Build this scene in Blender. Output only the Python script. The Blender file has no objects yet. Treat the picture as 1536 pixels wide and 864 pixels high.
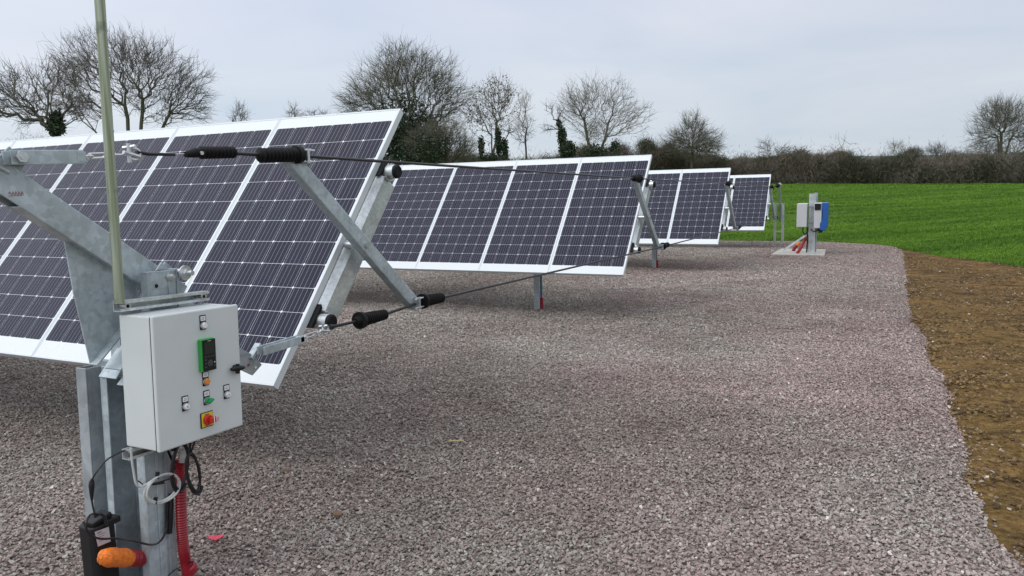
import bpy, bmesh, math, random
import numpy as np
from mathutils import Vector, Matrix
PI = math.pi
rnd = random.Random(5)
rng = np.random.default_rng(11)
scene = bpy.context.scene
COL = scene.collection
H = 1.60                       # eye height above the gravel at the camera's feet

# ------------------------------------------------------------------ camera
FPX = 1126.86
YAW, PITCH, ROLL = 0.4540, 0.1336, -0.0257
fwd = Vector((-math.sin(YAW)*math.cos(PITCH), math.cos(YAW)*math.cos(PITCH), -math.sin(PITCH)))
right = Vector((math.cos(YAW), math.sin(YAW), 0)); up = right.cross(fwd)
rr = right*math.cos(ROLL)+up*math.sin(ROLL); uu = -right*math.sin(ROLL)+up*math.cos(ROLL)
cam_d = bpy.data.cameras.new('camera'); cam = bpy.data.objects.new('camera', cam_d); COL.objects.link(cam)
m = Matrix.Identity(4)
for i in range(3):
    m[i][0] = rr[i]; m[i][1] = uu[i]; m[i][2] = -fwd[i]
m[2][3] = H
cam.matrix_world = m
cam_d.sensor_width = 36; cam_d.lens = FPX/1536*36; cam_d.clip_start = 0.05; cam_d.clip_end = 3000
scene.camera = cam

# ------------------------------------------------------------------ sky, sun, exposure
SUN_EL, SUN_AZ = math.radians(46), math.radians(205)       # azimuth measured from +Y, clockwise
world = bpy.data.worlds.new('World'); scene.world = world; world.use_nodes = True
nt = world.node_tree; nt.nodes.clear()
def N(t, ty, **kw):
    n = t.nodes.new(ty)
    for k, v in kw.items():
        setattr(n, k, v)
    return n
def mth(t, op, a, b=None, clamp=False):
    n = t.nodes.new('ShaderNodeMath'); n.operation = op; n.use_clamp = clamp
    for i, v in enumerate((a, b)):
        if v is None: continue
        if isinstance(v, (int, float)): n.inputs[i].default_value = v
        else: t.links.new(v, n.inputs[i])
    return n.outputs[0]
def mixc(t, fac, a, b, mode='MIX'):
    n = t.nodes.new('ShaderNodeMix'); n.data_type = 'RGBA'; n.blend_type = mode
    for i, v in ((0, fac), (6, a), (7, b)):
        if isinstance(v, (int, float)): n.inputs[i].default_value = v
        elif isinstance(v, tuple): n.inputs[i].default_value = (*v, 1)
        else: t.links.new(v, n.inputs[i])
    return n.outputs[2]
def ramp(t, fac, stops):
    n = t.nodes.new('ShaderNodeValToRGB')
    while len(n.color_ramp.elements) < len(stops): n.color_ramp.elements.new(.5)
    for e, (p, c) in zip(n.color_ramp.elements, stops):
        e.position = p; e.color = (c, c, c, 1) if isinstance(c, (int, float)) else (*c, 1)
    t.links.new(fac, n.inputs[0]); return n.outputs[0]
sky = N(nt, 'ShaderNodeTexSky', sky_type='NISHITA', sun_disc=False)
sky.sun_elevation = SUN_EL; sky.sun_rotation = SUN_AZ
tc = N(nt, 'ShaderNodeTexCoord')
sep = N(nt, 'ShaderNodeSeparateXYZ'); nt.links.new(tc.outputs['Generated'], sep.inputs[0])
z = sep.outputs[2]
zc = mth(nt, 'ADD', mth(nt, 'MAXIMUM', z, 0.0), 0.16)
cmb = N(nt, 'ShaderNodeCombineXYZ')
nt.links.new(mth(nt, 'DIVIDE', sep.outputs[0], zc), cmb.inputs[0]); nt.links.new(mth(nt, 'DIVIDE', sep.outputs[1], zc), cmb.inputs[1])
nz = N(nt, 'ShaderNodeTexNoise'); nz.inputs['Scale'].default_value = .75; nz.inputs['Detail'].default_value = 5; nz.inputs['Roughness'].default_value = .5
nz.inputs['Distortion'].default_value = .4
nt.links.new(cmb.outputs[0], nz.inputs['Vector'])
hz = ramp(nt, z, [(0.0, (.57, .645, .715)), (0.10, (.625, .69, .765)), (0.24, (.675, .72, .82)), (1.0, (1.15, 1.17, 1.22))])
cl = ramp(nt, nz.outputs[0], [(.34, (.895, .93, .975)), (.62, (1.08, 1.05, 1.035))])
cloud = mixc(nt, 1.0, hz, cl, 'MULTIPLY')
glow = N(nt, 'ShaderNodeVectorMath', operation='DOT_PRODUCT'); nt.links.new(tc.outputs['Generated'], glow.inputs[0])
sd = Vector((math.sin(SUN_AZ)*math.cos(SUN_EL), math.cos(SUN_AZ)*math.cos(SUN_EL), math.sin(SUN_EL)))
glow.inputs[1].default_value = sd
g = mth(nt, 'MULTIPLY', mth(nt, 'POWER', mth(nt, 'MAXIMUM', glow.outputs['Value'], 0.0), 2.0), .55)
lit = N(nt, 'ShaderNodeVectorMath', operation='SCALE'); nt.links.new(cloud, lit.inputs[0])
west = mth(nt, 'ADD', 1.0, mth(nt, 'MULTIPLY', mth(nt, 'MAXIMUM', mth(nt, 'MULTIPLY', sep.outputs[0], -1.0), 0.0), .15))
nt.links.new(mth(nt, 'MULTIPLY', mth(nt, 'MULTIPLY', mth(nt, 'ADD', g, 1.0), 10.1), west), lit.inputs['Scale'])
colr = mixc(nt, .93, sky.outputs[0], lit.outputs[0])
bg = N(nt, 'ShaderNodeBackground'); bg.inputs[1].default_value = 0.10; nt.links.new(colr, bg.inputs[0])
wo = N(nt, 'ShaderNodeOutputWorld'); nt.links.new(bg.outputs[0], wo.inputs[0])
sun_d = bpy.data.lights.new('sun', 'SUN'); sun_d.energy = 0.75; sun_d.angle = math.radians(16); sun_d.color = (1, .96, .9)
sun = bpy.data.objects.new('sun', sun_d); COL.objects.link(sun); sun.location = (0, -20, 40)
sun.rotation_euler = sd.to_track_quat('Z', 'Y').to_euler()
scene.view_settings.view_transform = 'Standard'; scene.view_settings.look = 'None'
scene.view_settings.exposure = 0.0; scene.view_settings.gamma = 1; scene.view_settings.use_curve_mapping = False
scene.render.engine = 'CYCLES'; scene.cycles.max_bounces = 5; scene.cycles.caustics_reflective = False; scene.cycles.caustics_refractive = False

# ------------------------------------------------------------------ measuring helpers
def ray(x, y):
    return rr*((x-768)/FPX)+uu*((432-y)/FPX)+fwd
def at_depth(x, y, d):
    v = ray(x, y)*d; return Vector((v.x, v.y, v.z+H))
def at_x(x, y, X):
    v = ray(x, y); v = v*(X/v.x); return Vector((v.x, v.y, v.z+H))
def at_y(x, y, Y):
    v = ray(x, y); v = v*(Y/v.y); return Vector((v.x, v.y, v.z+H))
def ss(a, b, v):
    t = np.clip((v-a)/(b-a), 0, 1); return t*t*(3-2*t)
def gz(x, y):
    """terrain height: near plane falls gently away, the far field rises to the hedge"""
    x = np.asarray(x, float); y = np.asarray(y, float)
    near = -.0133*np.minimum(y, 26)
    xx = np.clip(x, -70, 90)
    far = H-.74-.0247*xx
    s = np.clip((y-26)/74, 0, 1)
    zz = near*(1-s)+far*s
    far2 = 2.2*ss(100, 300, y)+9*ss(300, 900, y)
    return zz+far2
def gzf(x, y): return float(gz(x, y))
class VNoise:
    def __init__(s, seed): s.g = np.random.default_rng(seed).random((256, 256))
    def one(s, x, y):
        xi = np.floor(x).astype(int); yi = np.floor(y).astype(int); fx = x-xi; fy = y-yi
        fx = fx*fx*(3-2*fx); fy = fy*fy*(3-2*fy)
        g = s.g; a = g[xi % 256, yi % 256]; b = g[(xi+1) % 256, yi % 256]; c = g[xi % 256, (yi+1) % 256]; d = g[(xi+1) % 256, (yi+1) % 256]
        return (a*(1-fx)+b*fx)*(1-fy)+(c*(1-fx)+d*fx)*fy
    def __call__(s, x, y, sc=1, oc=3):
        x = np.asarray(x, float)*sc; y = np.asarray(y, float)*sc; r = 0; a = 1; t = 0
        for i in range(oc):
            r = r+a*s.one(x+i*17.3, y+i*9.1); t += a; a *= .5; x = x*2.03; y = y*2.03
        return r/t
VN = VNoise(3)

# ------------------------------------------------------------------ materials
MATS = {}
def newmat(name):
    mt = bpy.data.materials.new(name); mt.use_nodes = True; MATS[name] = mt
    return mt, mt.node_tree, mt.node_tree.nodes['Principled BSDF']
def pbr(name, col, rough=.5, metal=0.0, var=.12, scale=8, bump=0.0, bscale=60, spec=.5, dirt=None):
    mt, t, b = newmat(name)
    tc = N(t, 'ShaderNodeTexCoord')
    n = N(t, 'ShaderNodeTexNoise'); n.inputs['Scale'].default_value = scale; n.inputs['Detail'].default_value = 5
    t.links.new(tc.outputs['Object'], n.inputs['Vector'])
    f = ramp(t, n.outputs[0], [(.3, 1-var), (.7, 1+var)])
    c = mixc(t, 1.0, tuple(col), f, 'MULTIPLY')
    if dirt:
        n3 = N(t, 'ShaderNodeTexNoise'); n3.inputs['Scale'].default_value = dirt[1]; n3.inputs['Detail'].default_value = 6
        t.links.new(tc.outputs['Object'], n3.inputs['Vector'])
        c = mixc(t, ramp(t, n3.outputs[0], [(dirt[2], 0.0), (dirt[2]+.16, dirt[3])]), c, dirt[0])
    t.links.new(c, b.inputs['Base Color'])
    t.links.new(mth(t, 'MULTIPLY', f, rough), b.inputs['Roughness'])
    b.inputs['Metallic'].default_value = metal; b.inputs['Specular IOR Level'].default_value = spec
    if bump:
        n2 = N(t, 'ShaderNodeTexNoise'); n2.inputs['Scale'].default_value = bscale; n2.inputs['Detail'].default_value = 3
        t.links.new(tc.outputs['Object'], n2.inputs['Vector'])
        bp = N(t, 'ShaderNodeBump'); bp.inputs['Strength'].default_value = bump; bp.inputs['Distance'].default_value = .01
        t.links.new(n2.outputs[0], bp.inputs['Height']); t.links.new(bp.outputs[0], b.inputs['Normal'])
    return mt
def galv(name, col, rough=.42, metal=.55, sp=45):
    mt, t, b = newmat(name)
    tc = N(t, 'ShaderNodeTexCoord')
    v = N(t, 'ShaderNodeTexVoronoi'); v.inputs['Scale'].default_value = sp; t.links.new(tc.outputs['Object'], v.inputs['Vector'])
    bw = N(t, 'ShaderNodeSeparateXYZ'); t.links.new(v.outputs['Color'], bw.inputs[0])
    n = N(t, 'ShaderNodeTexNoise'); n.inputs['Scale'].default_value = 5; n.inputs['Detail'].default_value = 6; n.inputs['Roughness'].default_value = .65
    t.links.new(tc.outputs['Object'], n.inputs['Vector'])
    f = mth(t, 'MULTIPLY', ramp(t, bw.outputs[0], [(0, .86), (1, 1.10)]), ramp(t, n.outputs[0], [(.32, .72), (.68, 1.22)]))
    c = mixc(t, 1.0, tuple(col), f, 'MULTIPLY')
    n4 = N(t, 'ShaderNodeTexNoise'); n4.inputs['Scale'].default_value = 22; n4.inputs['Detail'].default_value = 4
    t.links.new(tc.outputs['Object'], n4.inputs['Vector'])
    c = mixc(t, ramp(t, n4.outputs[0], [(.6, 0.0), (.75, .35)]), c, (.62, .64, .63))
    t.links.new(c, b.inputs['Base Color']); b.inputs['Metallic'].default_value = metal
    t.links.new(mth(t, 'ADD', mth(t, 'MULTIPLY', bw.outputs[1], .14), rough-.05), b.inputs['Roughness'])
    bp = N(t, 'ShaderNodeBump'); bp.inputs['Strength'].default_value = .12; bp.inputs['Distance'].default_value = .004
    t.links.new(n4.outputs[0], bp.inputs['Height']); t.links.new(bp.outputs[0], b.inputs['Normal'])
    return mt
GALV = galv('galvanised steel', (.44, .51, .54), .42, .3)
GALVB = galv('bright galvanised steel', (.62, .66, .67), .36, .6, 70)
GALVD = galv('dull galvanised steel', (.36, .40, .42), .5, .35, 30)
ZINC = pbr('zinc hardware', (.62, .64, .66), .3, .8, .1, 60)
def streaky(name):
    mt, t, b = newmat(name); tc = N(t, 'ShaderNodeTexCoord'); mp = N(t, 'ShaderNodeMapping'); mp.inputs['Scale'].default_value = (60, 60, 1.6); t.links.new(tc.outputs['Object'], mp.inputs['Vector'])
    n = N(t, 'ShaderNodeTexNoise'); n.inputs['Scale'].default_value = 1.0; n.inputs['Detail'].default_value = 5; t.links.new(mp.outputs[0], n.inputs['Vector'])
    c = mixc(t, ramp(t, n.outputs[0], [(.35, 0.0), (.65, 1.0)]), (.19, .225, .12), (.42, .46, .37))  # dark green and pale streaks: surroundings reflected in the metal, painted into the colour
    n2 = N(t, 'ShaderNodeTexNoise'); n2.inputs['Scale'].default_value = 9; n2.inputs['Detail'].default_value = 6; t.links.new(tc.outputs['Object'], n2.inputs['Vector'])
    c = mixc(t, ramp(t, n2.outputs[0], [(.60, 0.0), (.68, .8)]), c, (.10, .11, .08))
    t.links.new(c, b.inputs['Base Color']); b.inputs['Metallic'].default_value = .35; b.inputs['Roughness'].default_value = .42; return mt
ALU = pbr('anodised aluminium', (.62, .66, .67), .42, .35, .05, 6)
RUB = pbr('black rubber', (.007, .007, .008), .6, 0, .2, 30, .1, 90, .22)
BLK = pbr('black plastic', (.010, .0105, .012), .45, 0, .2, 20, spec=.35)
CAB = pbr('light grey cabinet paint', (.60, .645, .64), .38, 0, .03, 7, .05, 220, .45, ((.50, .52, .50), 3.0, .6, .35))
FARCAB = pbr('pale grey cabinet paint', (.55, .57, .58), .4, 0, .03, 5)
WHITE = pbr('white plastic', (.8, .81, .82), .4, 0, .03, 20)
WPAN = pbr('white panel frame', (.66, .71, .73), .38, .1, .03, 5)
DKALU = pbr('grey aluminium edge', (.48, .53, .55), .4, .3, .04, 9)
GREEN = pbr('green plastic', (.02, .36, .05), .4, 0, .05, 20)
LGREEN = pbr('green switch plastic', (.01, .30, .10), .25, 0, .05, 20)
ORAN = pbr('orange lens', (.85, .26, .02), .25, 0, .05, 20)
TAPE = pbr('orange tape', (.82, .20, .02), .5, 0, .16, 40, .6, 35)
YEL = pbr('yellow plate', (.75, .56, .03), .45, 0, .05, 20)
RED = pbr('red plastic', (.55, .03, .02), .35, 0, .08, 20)
CONDR = pbr('red corrugated conduit', (.27, .012, .022), .42, 0, .12, 14)
SCR = pbr('dark screen glass', (.025, .035, .03), .12, 0, .05, 10)
BLUE = pbr('blue inverter cover', (.015, .10, .36), .4, 0, .06, 8)
POLE = streaky('stained aluminium with painted reflections')
CONC = pbr('concrete', (.42, .40, .36), .85, 0, .18, 9, .5, 60)
GCBL = pbr('grey cable sheath', (.50, .52, .50), .45, 0, .05, 20)
BCBL = pbr('black cable sheath', (.010, .010, .011), .42, 0, .1, 20)
LABL = pbr('printed silver label', (.55, .53, .56), .4, 0, .05, 20)
INK = pbr('faded print', (.10, .10, .11), .6, 0, .1, 30)
RINK = pbr('faded red marker', (.30, .12, .14), .6, 0, .2, 50)
BARK = pbr('grey brown bark', (.085, .078, .066), .9, 0, .35, 3)
BARKG = pbr('mossy bark', (.085, .088, .05), .9, 0, .35, 3)
TWIG = pbr('bare twigs', (.125, .112, .10), .9, 0, .25, 2)
TWIGO = pbr('olive twigs', (.115, .11, .078), .9, 0, .3, 2)
TWIGP = pbr('pale twigs', (.19, .18, .15), .9, 0, .25, 2)
IVY = pbr('ivy leaves', (.034, .054, .026), .6, 0, .5, 6)
CONI = pbr('dark evergreen leaves', (.030, .042, .020), .65, 0, .5, 3)
STRAW = pbr('dry straw', (.55, .42, .22), .8)
LEAF = pbr('dead brown leaf', (.17, .10, .05), .8, 0, .2, 40)

# solar glass: cells, white grid, bus bars; UV is in metres on the module
def make_cells():
    mt, t, b = newmat('solar cells under glass')
    uv = N(t, 'ShaderNodeUVMap'); uv.uv_map = 'UVMap'
    s = N(t, 'ShaderNodeSeparateXYZ'); t.links.new(uv.outputs[0], s.inputs[0])
    u, v = s.outputs[0], s.outputs[1]
    cu = mth(t, 'DIVIDE', mth(t, 'SUBTRACT', u, .026), .158); cv = mth(t, 'DIVIDE', mth(t, 'SUBTRACT', v, .121), .158)
    fu = mth(t, 'ABSOLUTE', mth(t, 'SUBTRACT', mth(t, 'FRACT', cu), .5)); fv = mth(t, 'ABSOLUTE', mth(t, 'SUBTRACT', mth(t, 'FRACT', cv), .5))
    inside = mth(t, 'MULTIPLY', mth(t, 'MULTIPLY', mth(t, 'GREATER_THAN', cu, 0.0), mth(t, 'LESS_THAN', cu, 6.0)), mth(t, 'MULTIPLY', mth(t, 'GREATER_THAN', cv, 0.0), mth(t, 'LESS_THAN', cv, 11.0)))
    sq = mth(t, 'MULTIPLY', mth(t, 'LESS_THAN', fu, .4955), mth(t, 'LESS_THAN', fv, .4935))
    ch = mth(t, 'LESS_THAN', mth(t, 'ADD', fu, fv), .938)
    cell = mth(t, 'MULTIPLY', inside, mth(t, 'MULTIPLY', sq, ch))
    bb = mth(t, 'ABSOLUTE', mth(t, 'SUBTRACT', mth(t, 'FRACT', mth(t, 'MULTIPLY', cu, 5.0)), .5))
    bus = mth(t, 'LESS_THAN', bb, .031)
    cid = N(t, 'ShaderNodeCombineXYZ'); t.links.new(mth(t, 'FLOOR', cu), cid.inputs[0]); t.links.new(mth(t, 'FLOOR', cv), cid.inputs[1])
    oi = N(t, 'ShaderNodeObjectInfo'); t.links.new(mth(t, 'MULTIPLY', oi.outputs['Random'], 91.0), cid.inputs[2])
    wn = N(t, 'ShaderNodeTexWhiteNoise'); t.links.new(cid.outputs[0], wn.inputs[0])
    base = mixc(t, wn.outputs['Value'], (.0055, .006, .018), (.011, .0105, .027))
    n = N(t, 'ShaderNodeTexNoise'); n.inputs['Scale'].default_value = 4; n.inputs['Detail'].default_value = 5
    t.links.new(uv.outputs[0], n.inputs['Vector'])
    base = mixc(t, ramp(t, n.outputs[0], [(.35, 0.0), (.8, .25)]), base, (.026, .022, .032))
    c = mixc(t, bus, base, (.29, .29, .35))
    c = mixc(t, cell, (.74, .78, .79), c)
    t.links.new(c, b.inputs['Base Color'])
    b.inputs['Specular IOR Level'].default_value = .25; b.inputs['Specular Tint'].default_value = (.82, .85, 1.0, 1)
    t.links.new(ramp(t, n.outputs[0], [(.3, .24), (.7, .36)]), b.inputs['Roughness'])
    return mt
CELLS = make_cells()

# ------------------------------------------------------------------ mesh building
class MB:
    def __init__(s): s.v = []; s.f = []
    def add(s, vs, fs):
        o = len(s.v); s.v += [tuple(v) for v in vs]; s.f += [tuple(i+o for i in f) for f in fs]
    def box(s, a, b):
        x0, y0, z0 = (min(a[i], b[i]) for i in range(3)); x1, y1, z1 = (max(a[i], b[i]) for i in range(3))
        s.add([(x0, y0, z0), (x1, y0, z0), (x1, y1, z0), (x0, y1, z0), (x0, y0, z1), (x1, y0, z1), (x1, y1, z1), (x0, y1, z1)],
              [(3, 2, 1, 0), (4, 5, 6, 7), (0, 1, 5, 4), (1, 2, 6, 5), (2, 3, 7, 6), (3, 0, 4, 7)]); return s
    def frustum(s, p0, p1, r0, r1, seg=12, cap=True):
        return s.tube([p0, p1], [r0, r1], seg, cap)
    def tube(s, pts, rad, seg=8, cap=True, squash=None):
        pts = [Vector(p) for p in pts]; n = len(pts)
        if isinstance(rad, (int, float)): rad = [rad]*n
        tn = []
        for i in range(n):
            d = (pts[min(i+1, n-1)]-pts[max(i-1, 0)])
            tn.append(d.normalized() if d.length > 1e-9 else Vector((0, 0, 1)))
        a = tn[0].cross(Vector((0, 0, 1)));
        if a.length < .1: a = tn[0].cross(Vector((1, 0, 0)))
        a.normalize(); vs = []; fs = []
        for i in range(n):
            a = (a-tn[i]*a.dot(tn[i])).normalized(); bb = tn[i].cross(a)
            for k in range(seg):
                an = 2*PI*k/seg; vs.append(pts[i]+(a*math.cos(an)+bb*math.sin(an))*rad[i])
        for i in range(n-1):
            for k in range(seg):
                k2 = (k+1) % seg; fs.append((i*seg+k, i*seg+k2, (i+1)*seg+k2, (i+1)*seg+k))
        if cap:
            fs.append(tuple(range(seg))[::-1]); fs.append(tuple((n-1)*seg+k for k in range(seg)))
        s.add(vs, fs); return s
    def prism(s, poly, fn):
        """extrude 2D poly: fn(p, t) -> 3D with t 0/1"""
        n = len(poly); vs = [fn(p, 0) for p in poly]+[fn(p, 1) for p in poly]
        fs = [tuple(range(n))[::-1], tuple(range(n, 2*n))]+[(i, (i+1) % n, n+(i+1) % n, n+i) for i in range(n)]
        s.add(vs, fs); return s
    def prism_x(s, poly, x0, x1):
        return s.prism(poly, lambda p, t: (x1 if t else x0, p[0], p[1]))
    def prism_z(s, poly, z0, z1):
        return s.prism(poly, lambda p, t: (p[0], p[1], z1 if t else z0))
    def obar(s, p0, p1, w, h, side=None):
        """bar p0->p1; w along 'side' vector, h along the third axis"""
        p0 = Vector(p0); p1 = Vector(p1); d = (p1-p0).normalized(); sd_ = Vector(side or (1, 0, 0)); sd_ = (sd_-d*sd_.dot(d)).normalized(); t_ = d.cross(sd_)
        vs = []
        for p in (p0, p1):
            for (i, j) in ((-1, -1), (1, -1), (1, 1), (-1, 1)): vs.append(p+sd_*(i*w/2)+t_*(j*h/2))
        s.add(vs, [(3, 2, 1, 0), (4, 5, 6, 7), (0, 1, 5, 4), (1, 2, 6, 5), (2, 3, 7, 6), (3, 0, 4, 7)]); return s
def link_mesh(name, me, mat, parent=None, bevel=0, smooth=False, seg=2):
    if mat: me.materials.append(mat)
    o = bpy.data.objects.new(name, me); COL.objects.link(o)
    if smooth:
        me.shade_smooth() if hasattr(me, 'shade_smooth') else None
        try: me.set_sharp_from_angle(angle=math.radians(38))
        except Exception: pass
    if bevel:
        md = o.modifiers.new('bevel', 'BEVEL'); md.width = bevel; md.segments = seg; md.limit_method = 'ANGLE'; md.angle_limit = math.radians(40)
    if parent: o.parent = parent
    return o
BASE = {}
def part(name, mb, mat, parent=None, bevel=0, smooth=False, base=None, fix=True):
    """verts are given in the thing's authoring space; subtract the thing's base"""
    b = Vector(base) if base is not None else (BASE[root_of(parent)] if parent else Vector((0, 0, 0)))
    me = bpy.data.meshes.new(name)
    me.from_pydata([(v[0]-b.x, v[1]-b.y, v[2]-b.z) for v in mb.v], [], mb.f); me.update()
    if fix:
        bm = bmesh.new(); bm.from_mesh(me); bmesh.ops.recalc_face_normals(bm, faces=bm.faces); bm.to_mesh(me); bm.free()
    return link_mesh(name, me, mat, parent, bevel, smooth)
def root_of(o):
    while o.parent: o = o.parent
    return o.name
def thing(name, label, cat, base, group=None, rot=None, pivot=None):
    o = bpy.data.objects.new(name, None); COL.objects.link(o); o.empty_display_size = .2
    b = Vector(base); BASE[o.name] = b; loc = b
    if rot:
        R_ = Matrix.Rotation(rot, 3, 'X'); p = Vector(pivot); loc = p+R_@(b-p); o.rotation_euler = (rot, 0, 0)
    o.location = loc; tag(o, label, cat, group); return o
def tag(o, label=None, cat=None, group=None, kind=None):
    if label: o['label'] = label
    if cat: o['category'] = cat
    if group: o['group'] = group
    if kind: o['kind'] = kind
    return o
def solo(name, mb, mat, label, cat, base, group=None, bevel=0, smooth=False, rot=None, pivot=None):
    b = Vector(base); o = part(name, mb, mat, None, bevel, smooth, base=b)
    loc = b
    if rot:
        R_ = Matrix.Rotation(rot, 3, 'X'); p = Vector(pivot); loc = p+R_@(b-p); o.rotation_euler = (rot, 0, 0)
    o.location = loc; return tag(o, label, cat, group)
def copy_tree(o, parent=None):
    c = o.copy(); COL.objects.link(c)
    if parent: c.parent = parent
    for ch in list(o.children): copy_tree(ch, c)
    return c
def npmesh(name, V, F, mat, smooth=False, attr=None):
    """V (n,3), F (m,k) uniform polygons"""
    me = bpy.data.meshes.new(name); V = np.asarray(V, np.float32); F = np.asarray(F, np.int32); k = F.shape[1]
    me.vertices.add(len(V)); me.vertices.foreach_set('co', V.ravel())
    me.loops.add(F.size); me.loops.foreach_set('vertex_index', F.ravel())
    me.polygons.add(len(F)); me.polygons.foreach_set('loop_start', np.arange(0, F.size, k, dtype=np.int32))
    me.polygons.foreach_set('loop_total', np.full(len(F), k, np.int32))
    me.polygons.foreach_set('use_smooth', np.full(len(F), smooth, bool))
    me.update(calc_edges=True)
    if attr is not None:
        for an, arr in attr.items():
            a = me.color_attributes.new(an, 'FLOAT_COLOR', 'POINT')
            arr = np.concatenate([arr, np.ones((len(arr), 1))], 1).astype(np.float32); a.data.foreach_set('color', arr.ravel())
    if mat: me.materials.append(mat)
    return me

# ------------------------------------------------------------------ ground: field, dirt strip, gravel bed
def axis(a, b, fine0, fine1, st, far):
    xs = list(np.arange(fine0, fine1+1e-6, st)); x = fine1; d = st
    while x < b: d *= 1.25; d = min(d, far); x += d; xs.append(min(x, b))
    x = fine0; d = st; l = []
    while x > a: d *= 1.25; d = min(d, far); x -= d; l.append(max(x, a))
    return np.array(sorted(set(np.round(l+xs, 4))))
def grid(xs, ys):
    X, Y = np.meshgrid(xs, ys, indexing='ij'); nx, ny = X.shape
    i = np.arange(nx-1)[:, None]*ny+np.arange(ny-1)[None, :]
    F = np.stack([i, i+ny, i+ny+1, i+1], -1).reshape(-1, 4)
    return X, Y, F
# gravel outline: right edge and the far edge, both slightly ragged
EDGE_Y = np.array([-6, 2.6, 3.55, 3.95, 5.1, 7.3, 10.8, 15, 19, 21.3, 22.6]); EDGE_X = np.array([2.0, 1.1, .66, .51, .54, .53, .45, .50, .57, .60, .52])
def right_edge(y):
    y = np.asarray(y, float)
    return np.interp(y, EDGE_Y, EDGE_X)+(VN(y*1.7+40, y*0+3.1, 1, 3)-.5)*.15*np.clip(1-(y-14)/14, .35, 1)
def far_edge(x):
    x = np.asarray(x, float)
    return np.interp(x, [-26, -4.5, -1.56, -.7, -.1, .3, .55, .8], [25.2, 25.0, 24.8, 24.45, 23.9, 23.3, 22.4, 21.0])+(VN(x*1.3+9, x*0+7.7, 1, 3)-.5)*.2
def dirt_far(x):        # grass begins beyond this
    x = np.asarray(x, float); return np.interp(x, [-2, .57, 1.3, 2.6, 4, 6, 10, 20], [22.8, 22.4, 20.3, 17.7, 15.6, 13.3, 10, 4])+(VN(x*2.1, x*0+1.3, 1, 3)-.5)*.5

def tone(x, y):         # trodden, dusty and damp patches of the gravel
    return np.clip(.56-.22*np.exp(-((x+1.6)/1.9)**2-((y-4.6)/1.6)**2)+(VN(x+31, y+17, .45, 4)-.5)*1.25+(VN(x+5, y+71, 1.9, 3)-.5)*.7, 0, 1)

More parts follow.
